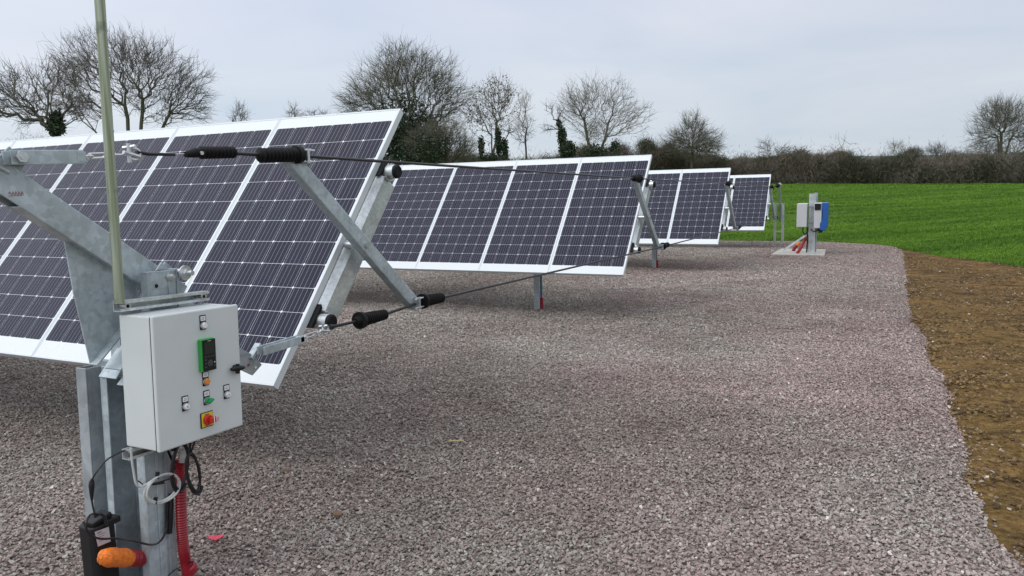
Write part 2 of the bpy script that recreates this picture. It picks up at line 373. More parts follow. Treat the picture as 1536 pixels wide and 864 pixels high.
def ground_mat(name, kind):
    mt, t, b = newmat(name)
    tc = N(t, 'ShaderNodeTexCoord'); P = tc.outputs['Object']
    def noise(sc, det=5, ro=.6, vec=P, out=0):
        n = N(t, 'ShaderNodeTexNoise'); n.inputs['Scale'].default_value = sc; n.inputs['Detail'].default_value = det; n.inputs['Roughness'].default_value = ro
        t.links.new(vec, n.inputs['Vector']); return n.outputs[out]
    bp = N(t, 'ShaderNodeBump')
    if kind == 'gravel':
        v = N(t, 'ShaderNodeTexVoronoi'); v.inputs['Scale'].default_value = 52; t.links.new(P, v.inputs['Vector'])
        s = N(t, 'ShaderNodeSeparateXYZ'); t.links.new(v.outputs['Color'], s.inputs[0])
        c = ramp(t, s.outputs[0], [(0, (.17, .142, .124)), (.3, (.25, .21, .183)), (.6, (.31, .25, .222)), (.85, (.37, .325, .29)), (1, (.50, .46, .41))])
        c = mixc(t, ramp(t, v.outputs['Distance'], [(.45, 0.0), (.75, .7)]), c, (.07, .058, .05))
        at = N(t, 'ShaderNodeAttribute', attribute_name='tone')
        c = mixc(t, 1.0, c, ramp(t, at.outputs['Fac'], [(0, (.80, .76, .75)), (1, (1.12, 1.14, 1.14))]), 'MULTIPLY')
        t.links.new(mth(t, 'SUBTRACT', 1.0, v.outputs['Distance']), bp.inputs['Height'])
        bp.inputs['Strength'].default_value = .8; bp.inputs['Distance'].default_value = .012
    elif kind == 'dirt':
        at = N(t, 'ShaderNodeAttribute', attribute_name='tone')
        a = mixc(t, ramp(t, noise(6, 8, .7), [(.35, 0.0), (.65, 1.0)]), (.060, .037, .016), (.165, .104, .043))
        a2 = mixc(t, ramp(t, noise(5, 8, .7), [(.35, 0.0), (.65, 1.0)]), (.145, .088, .028), (.31, .205, .065))
        c = mixc(t, at.outputs['Fac'], a, a2)
        mp = N(t, 'ShaderNodeMapping'); mp.inputs['Scale'].default_value = (1.0, 2.6, 1.0); t.links.new(P, mp.inputs['Vector'])
        c = mixc(t, ramp(t, noise(1.1, 7, .72, mp.outputs[0]), [(.40, 0.0), (.60, .75)]), c, (.32, .19, .065))
        c = mixc(t, ramp(t, noise(2.3, 8, .75, mp.outputs[0]), [(.50, 0.0), (.64, .85)]), c, (.040, .024, .010))
        c = mixc(t, ramp(t, noise(2.2, 6, .7), [(.60, 0.0), (.70, .45)]), c, (.085, .095, .025))
        c = mixc(t, ramp(t, noise(70, 4, .7), [(.64, 0.0), (.72, .7)]), c, (.05, .035, .02))
        c = mixc(t, 1.0, c, ramp(t, noise(24, 7, .8), [(.36, .45), (.64, 1.5)]), 'MULTIPLY')
        t.links.new(mth(t, 'ADD', noise(7, 9, .75), mth(t, 'MULTIPLY', noise(55, 4, .7), .5)), bp.inputs['Height'])
        bp.inputs['Strength'].default_value = 1.0; bp.inputs['Distance'].default_value = .07
    else:
        mp = N(t, 'ShaderNodeMapping'); mp.inputs['Scale'].default_value = (.10, .55, 1.0); mp.inputs['Rotation'].default_value = (0, 0, -.87); t.links.new(P, mp.inputs['Vector'])
        rows = noise(1.5, 6, .65, mp.outputs[0]); big = noise(.07, 4, .5)
        c = mixc(t, ramp(t, rows, [(.34, 0.0), (.62, 1.0)]), (.065, .14, .007), (.12, .225, .013))
        c = mixc(t, 1.0, c, ramp(t, big, [(.3, .88), (.7, 1.12)]), 'MULTIPLY')
        c = mixc(t, ramp(t, noise(14, 6, .75), [(.35, 0.5), (.6, 0.0)]), c, (.035, .06, .014))
        t.links.new(noise(16, 8, .8), bp.inputs['Height']); bp.inputs['Strength'].default_value = 1.0; bp.inputs['Distance'].default_value = .12
    t.links.new(c, b.inputs['Base Color']); t.links.new(bp.outputs[0], b.inputs['Normal'])
    b.inputs['Roughness'].default_value = .9; b.inputs['Specular IOR Level'].default_value = .15
    return mt
FIELD = ground_mat('young green crop', 'field'); DIRT = ground_mat('bare brown soil', 'dirt'); GRAV = ground_mat('crushed pinkish grey gravel', 'gravel')

xs = axis(-900, 900, -40, 40, 1.0, 40); ys = axis(-60, 1500, -10, 110, 1.0, 40)
X, Y, F = grid(xs, ys)
Z = gz(X, Y)-.02+(VN(X, Y, .12, 3)-.5)*.25*ss(30, 60, Y)*ss(130, 100, Y)
Z = Z-.10*(X < .2)*(Y < 24)*(X > -30)*(Y > -8)      # kept below the gravel bed
o = link_mesh('field', npmesh('field', np.stack([X, Y, Z], -1).reshape(-1, 3), F, FIELD, True), None); tag(o, kind='structure')
# dirt
ys = np.arange(-5, 24.01, .12); us = np.linspace(0, 1, 130)**1.3
Yd = np.repeat(ys[None, :], len(us), 0); x0 = right_edge(Yd)-.35
xmax = np.interp(-dirt_far(np.linspace(0, 22, 400)), -dirt_far(np.linspace(0, 22, 400)), np.linspace(0, 22, 400)) if False else None
xg = np.linspace(0.2, 22, 600); yf = dirt_far(xg)
x1 = np.array([xg[np.where(yf >= y)[0].max()] if (yf >= y).any() else .25 for y in ys])
X = x0+(np.maximum(x1[None, :], x0+.02)-x0)*us[:, None]; X = X
nx, ny = X.shape; i = np.arange(nx-1)[:, None]*ny+np.arange(ny-1)[None, :]; F = np.stack([i, i+ny, i+ny+1, i+1], -1).reshape(-1, 4)
edgefall = np.minimum(1, (x1[None, :]-X)/.5)
Z = gz(X, Yd)+.012+np.clip(edgefall, 0, 1)*np.clip((X-x0-.25)/.5, 0, 1)*((VN(X, Yd, 1.3, 4)-.45)*.10+(VN(X+9, Yd, 4, 3)-.5)*.06)-.02*(1-np.clip((X-x0)/.5, 0, 1))
DZ = (X, Yd, Z)
tn = np.clip(ss(13, 7, Yd+(VN(X, Yd, .6, 3)-.5)*7)*.9+(VN(X+3, Yd+8, .8, 3)-.5)*.5, 0, 1)
me = npmesh('soil_strip', np.stack([X, Yd, Z], -1).reshape(-1, 3), F, DIRT, True, {'tone': np.repeat(tn.reshape(-1, 1), 3, 1)})
tag(link_mesh('soil_strip', me, None), kind='structure')
# gravel bed: a raised sheet whose border drops to the ground
ys = np.concatenate([np.arange(-4, 9, .09), np.arange(9, 25.6, .16)]); us = np.concatenate([np.linspace(0, .35, 60, endpoint=False), np.linspace(.35, 1, 170)])
Yg = np.repeat(ys[None, :], len(us), 0); X = -26+(right_edge(Yg)+26)*(.5*us[:, None]+.5*us[:, None]**.5 if False else us[:, None])
nx, ny = X.shape; i = np.arange(nx-1)[:, None]*ny+np.arange(ny-1)[None, :]; F = np.stack([i, i+ny, i+ny+1, i+1], -1).reshape(-1, 4)
fe = far_edge(X); Yg = np.minimum(Yg, fe)
def grav_z(x, y):
    e = np.minimum(np.clip((right_edge(y)-x)/.35, 0, 1), np.clip((far_edge(x)-y)/.5, 0, 1))
    return gz(x, y)+.008+.032*e*(2-e)+e*((VN(x+60, y+12, 1.1, 3)-.5)*.055+(VN(x+6, y+2, 4.5, 2)-.5)*.030)
Z = grav_z(X, Yg)-.006
tt = tone(X, Yg).reshape(-1, 1)
me = npmesh('gravel_bed', np.stack([X, Yg, Z], -1).reshape(-1, 3), F, GRAV, True, {'tone': np.repeat(tt, 3, 1)})
tag(link_mesh('gravel_bed', me, None), kind='structure')

# scattered pieces: instanced by a geometry node tree on a cloud of points
def inst_mat(name, rough=.85, bump=0):
    mt, t, b = newmat(name); a = N(t, 'ShaderNodeAttribute', attribute_name='tint', attribute_type='INSTANCER')
    tc = N(t, 'ShaderNodeTexCoord'); n = N(t, 'ShaderNodeTexNoise'); n.inputs['Scale'].default_value = 2.0; n.inputs['Detail'].default_value = 4
    t.links.new(tc.outputs['Object'], n.inputs['Vector'])
    c = mixc(t, 1.0, a.outputs['Color'], ramp(t, n.outputs[0], [(.3, .8), (.7, 1.2)]), 'MULTIPLY')
    t.links.new(c, b.inputs['Base Color']); b.inputs['Roughness'].default_value = rough; b.inputs['Specular IOR Level'].default_value = .25
    return mt
def scatter(name, pts, scale, rot, tint, pieces, label_kind='stuff'):
    me = bpy.data.meshes.new(name); n = len(pts)
    me.vertices.add(n); me.vertices.foreach_set('co', np.asarray(pts, np.float32).ravel())
    a = me.attributes.new('sc', 'FLOAT_VECTOR', 'POINT'); a.data.foreach_set('vector', np.asarray(scale, np.float32).ravel())
    a = me.attributes.new('rt', 'FLOAT_VECTOR', 'POINT'); a.data.foreach_set('vector', np.asarray(rot, np.float32).ravel())
    a = me.attributes.new('ix', 'INT', 'POINT'); a.data.foreach_set('value', rng.integers(0, len(pieces), n).astype(np.int32))
    a = me.attributes.new('tint', 'FLOAT_COLOR', 'POINT'); a.data.foreach_set('color', np.concatenate([tint, np.ones((n, 1))], 1).astype(np.float32).ravel())
    o = bpy.data.objects.new(name, me); COL.objects.link(o)
    c = bpy.data.collections.new(name+'_pieces')
    for i, pm in enumerate(pieces):
        c.objects.link(bpy.data.objects.new('%s_piece_%02d' % (name, i), pm))
    g = bpy.data.node_groups.new(name+'_scatter', 'GeometryNodeTree')
    g.interface.new_socket('Geometry', in_out='INPUT', socket_type='NodeSocketGeometry'); g.interface.new_socket('Geometry', in_out='OUTPUT', socket_type='NodeSocketGeometry')
    gi = g.nodes.new('NodeGroupInput'); go = g.nodes.new('NodeGroupOutput')
    ci = g.nodes.new('GeometryNodeCollectionInfo'); ci.inputs['Collection'].default_value = c; ci.inputs['Separate Children'].default_value = True; ci.inputs['Reset Children'].default_value = True
    ip = g.nodes.new('GeometryNodeInstanceOnPoints'); ip.inputs['Pick Instance'].default_value = True
    def na(nm, ty):
        q = g.nodes.new('GeometryNodeInputNamedAttribute'); q.data_type = ty; q.inputs['Name'].default_value = nm
        return [s for s in q.outputs if s.enabled and s.name == 'Attribute'][0]
    g.links.new(gi.outputs[0], ip.inputs['Points']); g.links.new(ci.outputs[0], ip.inputs['Instance'])
    g.links.new(na('ix', 'INT'), ip.inputs['Instance Index']); g.links.new(na('rt', 'FLOAT_VECTOR'), ip.inputs['Rotation']); g.links.new(na('sc', 'FLOAT_VECTOR'), ip.inputs['Scale'])
    g.links.new(ip.outputs[0], go.inputs[0])
    md = o.modifiers.new('scatter', 'NODES'); md.node_group = g
    return o
def stone_meshes(n, mat, npt=13, seed=1):
    r = np.random.default_rng(seed); out = []
    for k in range(n):
        bm = bmesh.new(); p = r.normal(size=(npt, 3)); p /= np.linalg.norm(p, axis=1)[:, None]; p *= r.uniform(.8, 1.12, (npt, 1)); p *= np.array([1.15, .9, .68])
        for q in p: bm.verts.new(q)
        res = bmesh.ops.convex_hull(bm, input=bm.verts)
        bmesh.ops.delete(bm, geom=[e for e in res['geom_interior'] if isinstance(e, bmesh.types.BMVert)], context='VERTS')
        me = bpy.data.meshes.new('stone'); bm.to_mesh(me); bm.free(); me.materials.append(mat); out.append(me)
    return out
def wedge_points(dens, d0, d1, px0=-60, px1=1600):
    """random points on the ground inside the wedge the picture looks at (plus a margin)"""
    a0 = math.atan2((px0-768)/FPX, 1); a1 = math.atan2((px1-768)/FPX, 1); area = .5*(a1-a0)*(d1*d1-d0*d0); n = int(area*dens)
    r = np.sqrt(rng.uniform(d0*d0, d1*d1, n)); th = rng.uniform(a0, a1, n)
    ang = -YAW+th                      # clockwise from +Y
    return r*np.sin(ang), r*np.cos(ang)
STN = inst_mat('gravel stone'); stones = stone_meshes(12, STN)
P_ = []
for dens, d0, d1, k in ((5400, 1.6, 4.5, 1.0), (4200, 4.5, 8, 1.0), (2500, 8, 13, 1.15), (1000, 13, 26, 1.45)):
    x, y = wedge_points(dens, d0, d1, -90, 1640); P_.append(np.stack([x, y, np.full(len(x), k)], 1))
P_ = np.concatenate(P_); x, y, k = P_.T
edge_d = right_edge(y)-x; fd = far_edge(x)-y
keep = ((edge_d > 0) & (fd > 0)) | ((rng.random(len(x)) < .13*np.exp(-np.maximum(-edge_d, 0)/.05)) & (y < 22)) & (fd > -.4) | ((edge_d > 0) & (fd > -.15) & (rng.random(len(x)) < .3))
x, y, k = x[keep], y[keep], k[keep]; n = len(x)
edge_d = right_edge(y)-x; tt = tone(x, y)
size = (.0060+.0066*rng.random(n)**1.9)*k*np.where(VN(x+2, y+90, .8, 2) > .6, 1.12, 1.0)
zz = grav_z(x, y)+rng.uniform(-.004, .008, n)
r1 = rng.random(n)
pal = np.array([(.200, .174, .157), (.28, .245, .221), (.340, .280, .257), (.36, .326, .298), (.44, .408, .375), (.62, .58, .53), (.37, .275, .255)])
pk = np.searchsorted(np.cumsum([.13, .25, .26, .22, .10, .010, .03]), r1); pk = np.clip(pk, 0, 6)
tint = pal[pk]*rng.uniform(.85, 1.15, (n, 1))
hue = np.clip(.5+(VN(x+130, y+44, .6, 4)-.5)*2.0-.10*(x+1.2), 0, 1)[:, None]
tint = tint*(np.array([.72, .67, .655])*(1-tt[:, None])+np.array([1.16, 1.18, 1.18])*tt[:, None])*(np.array([1.06, .975, .99])*(1-hue)+np.array([.97, 1.02, 1.0])*hue)
sc = size[:, None]*rng.uniform(.8, 1.25, (n, 3))
rot = np.stack([rng.uniform(-.7, .7, n), rng.uniform(-.7, .7, n), rng.uniform(0, 6.28, n)], 1)
o = scatter('gravel', np.stack([x, y, zz], 1), sc, rot, tint, stones); tag(o, 'crushed pinkish grey stones covering the whole bed', 'gravel', kind='stuff')
# clods and flints on the soil
def dirt_z(x, y): return gz(x, y)+.012+np.clip((x-right_edge(y)+.1)/.5, 0, 1)*(VN(x, y, 1.3, 4)-.45)*.10+(VN(x+9, y, 4, 3)-.5)*.06
x, y = wedge_points(2300, 2.5, 24, 1150, 1700); kp = (x > right_edge(y)-.02) & (y < dirt_far(x)-.1) & (VN(x, y, 1.7, 3) > rng.uniform(.3, .75, len(x)))
x, y = x[kp], y[kp]; n = len(x); fl = rng.random(n) < .007
size = np.where(fl, rng.uniform(.007, .018, n), .0045+.019*rng.random(n)**2.8)
tint = np.where(fl[:, None], np.array([.5, .47, .40]), np.where(rng.random((n, 1)) < .5, np.array([.10, .064, .03]), np.array([.21, .14, .065])))*rng.uniform(.8, 1.2, (n, 1))
o = scatter('soil_clods', np.stack([x, y, dirt_z(x, y)], 1), size[:, None]*rng.uniform(.7, 1.2, (n, 3)), np.stack([rng.uniform(-.5, .5, n), rng.uniform(-.5, .5, n), rng.uniform(0, 6.28, n)], 1), tint, stone_meshes(6, STN, 16, 9))
tag(o, 'brown clods and a few pale flints on the bare soil', 'soil', kind='stuff')
# crop tufts
def tuft_meshes(nm, mat, blades, seed):
    out = []
    for q in range(nm):
        r = random.Random(seed+q); vs = []; fs = []
        for b_ in range(blades):
            a = r.uniform(0, 6.28); bx, by = r.uniform(-.5, .5), r.uniform(-.5, .5); w = r.uniform(.03, .055); h = r.uniform(.6, 1.1); ln = r.uniform(.1, .6)
            dx, dy = math.cos(a), math.sin(a); o_ = len(vs)
            vs += [(bx-dy*w, by+dx*w, 0), (bx+dy*w, by-dx*w, 0), (bx+dx*ln*.45-dy*w*.8, by+dy*ln*.45+dx*w*.8, h*.65), (bx+dx*ln*.45+dy*w*.8, by+dy*ln*.45-dx*w*.8, h*.65), (bx+dx*ln, by+dy*ln, h*r.uniform(.8, 1.05))]
            fs += [(o_, o_+1, o_+3, o_+2), (o_+2, o_+3, o_+4)]
        me = bpy.data.meshes.new('tuft'); me.from_pydata(vs, [], fs); me.materials.append(mat); out.append(me)
    return out
BLD = inst_mat('crop blade', .6); tufts = tuft_meshes(5, BLD, 14, 3)
P_ = []
for dens, d0, d1, k in ((210, 12, 30, 1.0), (85, 30, 48, 1.35), (30, 48, 80, 1.9), (11, 80, 112, 2.6)):
    x, y = wedge_points(dens, d0, d1, 1020, 1620); P_.append(np.stack([x, y, np.full(len(x), k)], 1))
P_ = np.concatenate(P_); x, y, k = P_.T
kp = (((x < .57) & (y > far_edge(x)+.05)) | ((x >= .57) & (y > np.maximum(dirt_far(x), 0)-.15))) & (y < 99)
x, y, k = x[kp], y[kp], k[kp]; n = len(x)
rowv = VN(.07*(x+1.2*y)+20, (y-1.2*x)*.48, 1.3, 4)
rowv = np.clip(.5+(rowv-.5)*1.7, 0, 1)
kp = rng.random(n) < .35+1.4*(rowv-.25); x, y, k, rowv = x[kp], y[kp], k[kp], rowv[kp]; n = len(x)
tint = (np.array([.055, .135, .007])*(1-rowv[:, None])+np.array([.14, .275, .018])*rowv[:, None])*rng.uniform(.85, 1.3, (n, 1))
h = .075*rng.uniform(.7, 1.2, n)
o = scatter('crop_leaves', np.stack([x, y, gz(x, y)-.015+(VN(x, y, .12, 3)-.5)*.25*ss(30, 60, y)*ss(130, 100, y)], 1), np.stack([.11*k, .11*k, h*np.sqrt(k)], 1), np.stack([0*x, 0*x, rng.uniform(0, 6.28, n)], 1), tint, tufts)
tag(o, 'short green blades of the young crop', 'crop', kind='stuff')
#@@GROUND_END

# ------------------------------------------------------------------ distant hills
xs = np.linspace(-900, 900, 90); ys = np.linspace(500, 1300, 16); X, Y, F = grid(xs, ys)
Z = gz(X, Y)+(6+9*VN(X, Y, .006, 3))*ss(500, 800, Y)
tag(link_mesh('hills', npmesh('hills', np.stack([X, Y, Z], -1).reshape(-1, 3), F, pbr('distant woodland', (.055, .062, .05), .95, 0, .3, .04), True), None), kind='structure')

# ------------------------------------------------------------------ bare trees
def sticks(A, B, ra, rb, sides=3):
    """tapered prisms between point arrays"""
    A = np.asarray(A); B = np.asarray(B); n = len(A); d = B-A; L = np.linalg.norm(d, axis=1)[:, None]+1e-9; d = d/L
    ref = np.where(np.abs(d[:, 2:3]) > .9, np.array([[1., 0, 0]]), np.array([[0, 0, 1.]])); u = np.cross(d, ref); u /= np.linalg.norm(u, axis=1)[:, None]; w = np.cross(d, u)
    V = np.zeros((n, 2, sides, 3))
    for k in range(sides):
        a = 2*PI*k/sides; dirv = u*math.cos(a)+w*math.sin(a)
        V[:, 0, k] = A+dirv*np.asarray(ra)[:, None]; V[:, 1, k] = B+dirv*np.asarray(rb)[:, None]
    base = np.arange(n)[:, None]*2*sides; k = np.arange(sides); k2 = (k+1) % sides
    F = np.stack([base+k, base+k2, base+sides+k2, base+sides+k], -1).reshape(-1, 4)
    return V.reshape(-1, 3), F
def tree_graph(base, blobs, n, bf, r, trunk_top=None, stems=1, shell=.5, jitter=.25):
    """grow a graph from the base through random points of the crown (short edges, short paths)"""
    pts = []
    vol = np.array([b_[3]*b_[4]*b_[5] for b_ in blobs])**.67; cnt = (vol/vol.sum()*n).astype(int)
    for (bx, by, bz, rx, ry, rz), c in zip(blobs, cnt):
        q = r.normal(size=(c, 3)); q /= np.linalg.norm(q, axis=1)[:, None]; rad = r.random((c, 1))**shell
        pts.append(np.array([bx, by, bz])+q*rad*np.array([rx, ry, rz]))
    pts = np.concatenate(pts); base = np.array(base, float)
    nodes = [base.copy()]; par = [-1]; plen = [0.]
    tt_ = np.array(trunk_top, float); L = np.linalg.norm(tt_-base); m_ = max(2, int(L/.7))
    for st in range(stems):
        off = r.normal(size=3)*.12*(stems > 1); off[2] = 0; tgt = tt_; last = 0
        if stems > 1:
            bl = blobs[st % len(blobs)]; tgt = base+(np.array(bl[:3])-base)*r.uniform(.5, .72)+r.normal(size=3)*.3; tgt[2] += .08*abs(tgt[2]-base[2])
        for i in range(1, m_+1):
            f_ = i/m_; p = base+(tgt-base)*np.array([f_**1.25, f_**1.25, f_**.85])+off*.3+r.normal(size=3)*.05; nodes.append(p); par.append(last); plen.append(plen[last]+L/m_); last = len(nodes)-1
    start = list(range(1 if stems == 1 else 1, len(nodes)))
    N_ = len(pts); cost = np.full(N_, 1e9); near = np.zeros(N_, int); alive = np.ones(N_, bool)
    def upd(i):
        nonlocal cost, near
        d = pts-nodes[i]; dist = np.linalg.norm(d, axis=1); pen = dist+bf*plen[i]+np.maximum(-d[:, 2], 0)*.6
        if 0 < i <= m_*stems and ((i-1) % m_) < m_*(.6 if stems == 1 else .3): pen = pen+3.0
        if i == 0: pen = pen+4.0
        b_ = pen < cost; cost = np.where(b_, pen, cost); near = np.where(b_, i, near)
    for i in range(len(nodes)): upd(i)
    for _ in range(N_):
        j = int(np.argmin(np.where(alive, cost, 1e12))); i = near[j]; alive[j] = False
        p = pts[j]; q = nodes[i]; dist = np.linalg.norm(p-q); k_ = max(1, int(dist/.9)); last = i
        for s_ in range(1, k_+1):
            pp = q+(p-q)*s_/k_
            if s_ < k_: pp = pp+r.normal(size=3)*.06*dist/k_; pp[2] -= .05*math.sin(PI*s_/k_)*dist
            nodes.append(pp); par.append(last); plen.append(plen[last]+dist/k_); last = len(nodes)-1; upd(last)
    nodes = np.array(nodes); par = np.array(par)
    nodes[m_*stems+1:] += r.normal(size=(len(nodes)-m_*stems-1, 3))*jitter*.3
    return nodes, par
def make_tree(label, base_px, depth, blobs_px, n=1400, bf=.35, seed=1, trunk_px=None, stems=1, r_tw=.012, twig=.55, ntw=3, expo=2.2, mats=(BARK, TWIG), ivy=None, gscale=1.0, name='bare_tree', group='bare winter trees behind the panels', shell=.5, depth_k=.8, cat='tree', droop=0.0, clump=None):
    r = np.random.default_rng(seed); s = depth/FPX
    b0 = at_depth(base_px, 270, depth); bz = gzf(b0.x, b0.y); base = np.array([b0.x, b0.y, bz-.1])
    vv = np.array(fwd); vv[2] = 0; vv /= np.linalg.norm(vv)
    blobs = []
    for (cx, cy, rx, ry) in blobs_px:
        c = at_depth(cx, cy, depth); off = vv*r.uniform(-.25, .25)*rx*s
        blobs.append((c.x+off[0], c.y+off[1], c.z, rx*s, rx*s*depth_k, ry*s))
    tp = trunk_px or (base_px, 200); t3 = at_depth(tp[0], tp[1], depth)
    nodes, par = tree_graph(base, blobs, n, bf, r, (t3.x, t3.y, t3.z), stems, shell)
    M_ = len(nodes); cntc = np.zeros(M_)
    w = np.full(M_, r_tw**expo); has = np.zeros(M_, bool); has[par[1:]] = True
    acc = np.where(has, 0, w)
    for i in range(M_-1, 0, -1): acc[par[i]] += acc[i] if acc[i] > 0 else w[i]
    rad = np.maximum(acc, w)**(1/expo)*gscale
    idx = np.arange(1, M_); idx = idx[par[idx] >= 0]; p = par[idx]
    ra = np.minimum(rad[p], rad[idx]*1.25); big = rad[idx] > .05
    t = thing(name, label, cat, (base[0], base[1], bz), group)
    def put(nm, V, F, mat):
        me = npmesh(nm, V-np.array([base[0], base[1], bz]), F, mat); return link_mesh(nm, me, None, t)
    V, F = sticks(nodes[p[big]], nodes[idx[big]], ra[big], rad[idx][big], 6); put('trunk', V, F, mats[0])
    sm = ~big; A = [nodes[p[sm]]]; B = [nodes[idx[sm]]]; RA = [ra[sm]]; RB = [rad[idx][sm]]
    fine = idx[rad[idx] < .035*gscale+.01]; cen = np.mean([[b_[0], b_[1], b_[2]] for b_ in blobs], 0)
    for q in range(ntw):
        st = nodes[fine]; st = st+(nodes[par[fine]]-st)*r.random((len(fine), 1)); pd = st-nodes[par[fine]]
        dirv = (nodes[fine]-nodes[par[fine]]); dirv /= np.linalg.norm(dirv, axis=1)[:, None]+1e-9
        out = st-cen; out /= np.linalg.norm(out, axis=1)[:, None]+1e-9
        dirv = dirv*.7+out*.5+r.normal(size=dirv.shape)*.45; dirv[:, 2] += .25-droop; dirv /= np.linalg.norm(dirv, axis=1)[:, None]
        L = twig*r.uniform(.4, 1.2, (len(fine), 1)); mid = st+dirv*L*.5; d2 = dirv+r.normal(size=dirv.shape)*.3; d2[:, 2] += .1; en = mid+d2*L*.5
        A += [st, mid]; B += [mid, en]; RA += [np.full(len(fine), r_tw*.85), np.full(len(fine), r_tw*.7)]; RB += [np.full(len(fine), r_tw*.7), np.full(len(fine), r_tw*.35)]
    V, F = sticks(np.concatenate(A), np.concatenate(B), np.concatenate(RA), np.concatenate(RB), 3); put('crown', V, F, mats[1])
    if clump:      # seed clusters left hanging
        k_ = r.choice(fine, min(clump, len(fine)), replace=False); c = nodes[k_]; V, F = leaf_cloud(c, r, 3, .13, .10); put('seed_clusters', V, F, TWIG)
    if ivy:
        cs = []
        for (cx, cy, rx, ry, nn) in ivy:
            c = at_depth(cx, cy, depth); q = r.normal(size=(nn, 3)); q /= np.linalg.norm(q, axis=1)[:, None]; q *= r.random((nn, 1))**.45
            cs.append(np.array(c)+q*np.array([rx*s, rx*s, ry*s]))
        V, F = leaf_cloud(np.concatenate(cs), r, 2, .10, .13); put('ivy', V, F, IVY)
    return t
def leaf_cloud(c, r, per=3, spread=.2, size=.1):
    c = np.repeat(c, per, 0)+r.normal(size=(len(c)*per, 3))*spread; n = len(c)
    a = r.normal(size=(n, 3)); a /= np.linalg.norm(a, axis=1)[:, None]; b_ = np.cross(a, r.normal(size=(n, 3))); b_ /= np.linalg.norm(b_, axis=1)[:, None]
    sz = size*r.uniform(.5, 1.2, (n, 1)); V = np.stack([c-a*sz, c+b_*sz*.6, c+a*sz, c-b_*sz*.6], 1).reshape(-1, 3)
    return V, (np.arange(n)[:, None]*4+np.arange(4)[None, :])
GB = 'bare winter trees along the field edge'
make_tree('bare spreading tree with an ivy-wrapped stump-like trunk at the far left', 83, 55, [(30, 140, 58, 40), (92, 128, 42, 46), (45, 165, 55, 25), (112, 165, 26, 18), (-30, 150, 50, 45)], 806, 0.50, 3, (84, 185), r_tw=0.0132, twig=1.0, ivy=[(84, 190, 11, 15, 1100), (86, 176, 6, 9, 240)], group=GB, gscale=1.2, mats=(BARK, TWIG), ntw=3)
make_tree('wide many-stemmed bare tree fanning out behind the tall pole', 205, 60, [(138, 92, 68, 44), (180, 75, 50, 38), (225, 95, 55, 42), (275, 120, 48, 42), (108, 120, 46, 40), (295, 160, 30, 30), (130, 155, 50, 28), (250, 150, 50, 40), (205, 130, 50, 45)], 2046, 0.59, 8, (203, 214), stems=9, r_tw=0.0119, twig=1.0, group=GB, mats=(BARKG, TWIG), gscale=1.0, ntw=3, shell=.6)
make_tree('small bare tree top showing right of the wide many-stemmed tree', 360, 80, [(360, 165, 12, 11), (359, 178, 16, 10)], 110, 0.56, 21, (360, 190), r_tw=0.0114, twig=.8, group=GB, shell=.4)
make_tree('tiny bare tree top left of the big oak', 441, 90, [(438, 162, 7, 9), (444, 172, 14, 9)], 80, 0.56, 22, (441, 190), r_tw=0.0114, twig=.8, group=GB)
make_tree('low twiggy treetop between the tiny tree and the big oak', 475, 90, [(475, 172, 24, 8)], 80, 0.37, 23, (475, 195), r_tw=0.0123, twig=.7, group=GB)
oak = make_tree('big dense bare oak rising above the nearest panel corner', 612, 70, [(600, 128, 75, 55), (555, 140, 50, 40), (655, 125, 45, 50), (605, 98, 48, 34), (678, 155, 38, 38), (530, 155, 30, 26), (640, 180, 55, 30)], 2604, 0.53, 12, (610, 205), r_tw=0.0119, twig=1.15, group=GB, mats=(BARKG, TWIGO), gscale=1.0, ntw=3, shell=.62,
               ivy=[(605, 170, 40, 32, 900), (600, 205, 36, 30, 3000), (615, 235, 45, 30, 3200), (640, 200, 30, 26, 700)])
make_tree('olive twiggy bushy tree at the right foot of the big oak', 672, 66, [(668, 208, 38, 30), (640, 215, 35, 26), (692, 225, 30, 22)], 1116, 0.43, 13, (668, 262), stems=4, r_tw=0.0114, twig=.9, group=GB, mats=(BARKG, TWIGO), ntw=3, ivy=[(645, 220, 32, 26, 900)])
make_tree('slender bare tree with dark seed clusters and ivied forked stems', 738, 72, [(742, 140, 30, 30), (715, 165, 24, 38), (762, 150, 16, 34), (740, 175, 26, 30)], 558, 0.62, 14, (742, 215), stems=4, r_tw=0.0110, twig=.9, group=GB, mats=(BARKG, TWIGP), clump=420, ntw=2, ivy=[(748, 215, 3.0, 22, 520), (722, 222, 2.6, 18, 380), (735, 238, 12, 8, 300)])
make_tree('short ivy-covered dead trunk beside the slender seeded tree', 757, 72, [(762, 196, 12, 10)], 20, 0.37, 15, (757, 212), r_tw=0.0176, twig=.7, group=GB, ivy=[(757, 225, 3.6, 18, 460)])
make_tree('thin pale bare tree between the seeded tree and the twisted ivied one', 790, 76, [(786, 158, 13, 26), (784, 190, 20, 26)], 260, 0.62, 16, (788, 195), r_tw=0.0106, twig=.9, group=GB, mats=(BARK, TWIGP), ntw=2)
make_tree('twisted bare tree with heavy ivy on its leaning trunk', 850, 74, [(826, 163, 10, 12), (838, 178, 14, 16), (822, 192, 16, 8)], 55, 0.43, 17, (841, 185), r_tw=0.0194, twig=.8, group=GB, ntw=2, ivy=[(843, 205, 5, 16, 700), (851, 225, 12, 14, 1300), (838, 185, 2.5, 8, 90)])
make_tree('rounded spreading bare tree above the middle of the second panel row', 893, 78, [(880, 148, 42, 34), (915, 152, 42, 36), (947, 175, 34, 28), (860, 160, 30, 34), (900, 185, 50, 26), (890, 200, 30, 20)], 1426, 0.56, 18, (893, 222), stems=6, r_tw=0.0110, twig=1.0, group=GB, mats=(BARKG, TWIGP), ntw=2, shell=.6, ivy=[(893, 226, 22, 10, 500), (922, 222, 8, 14, 200)])
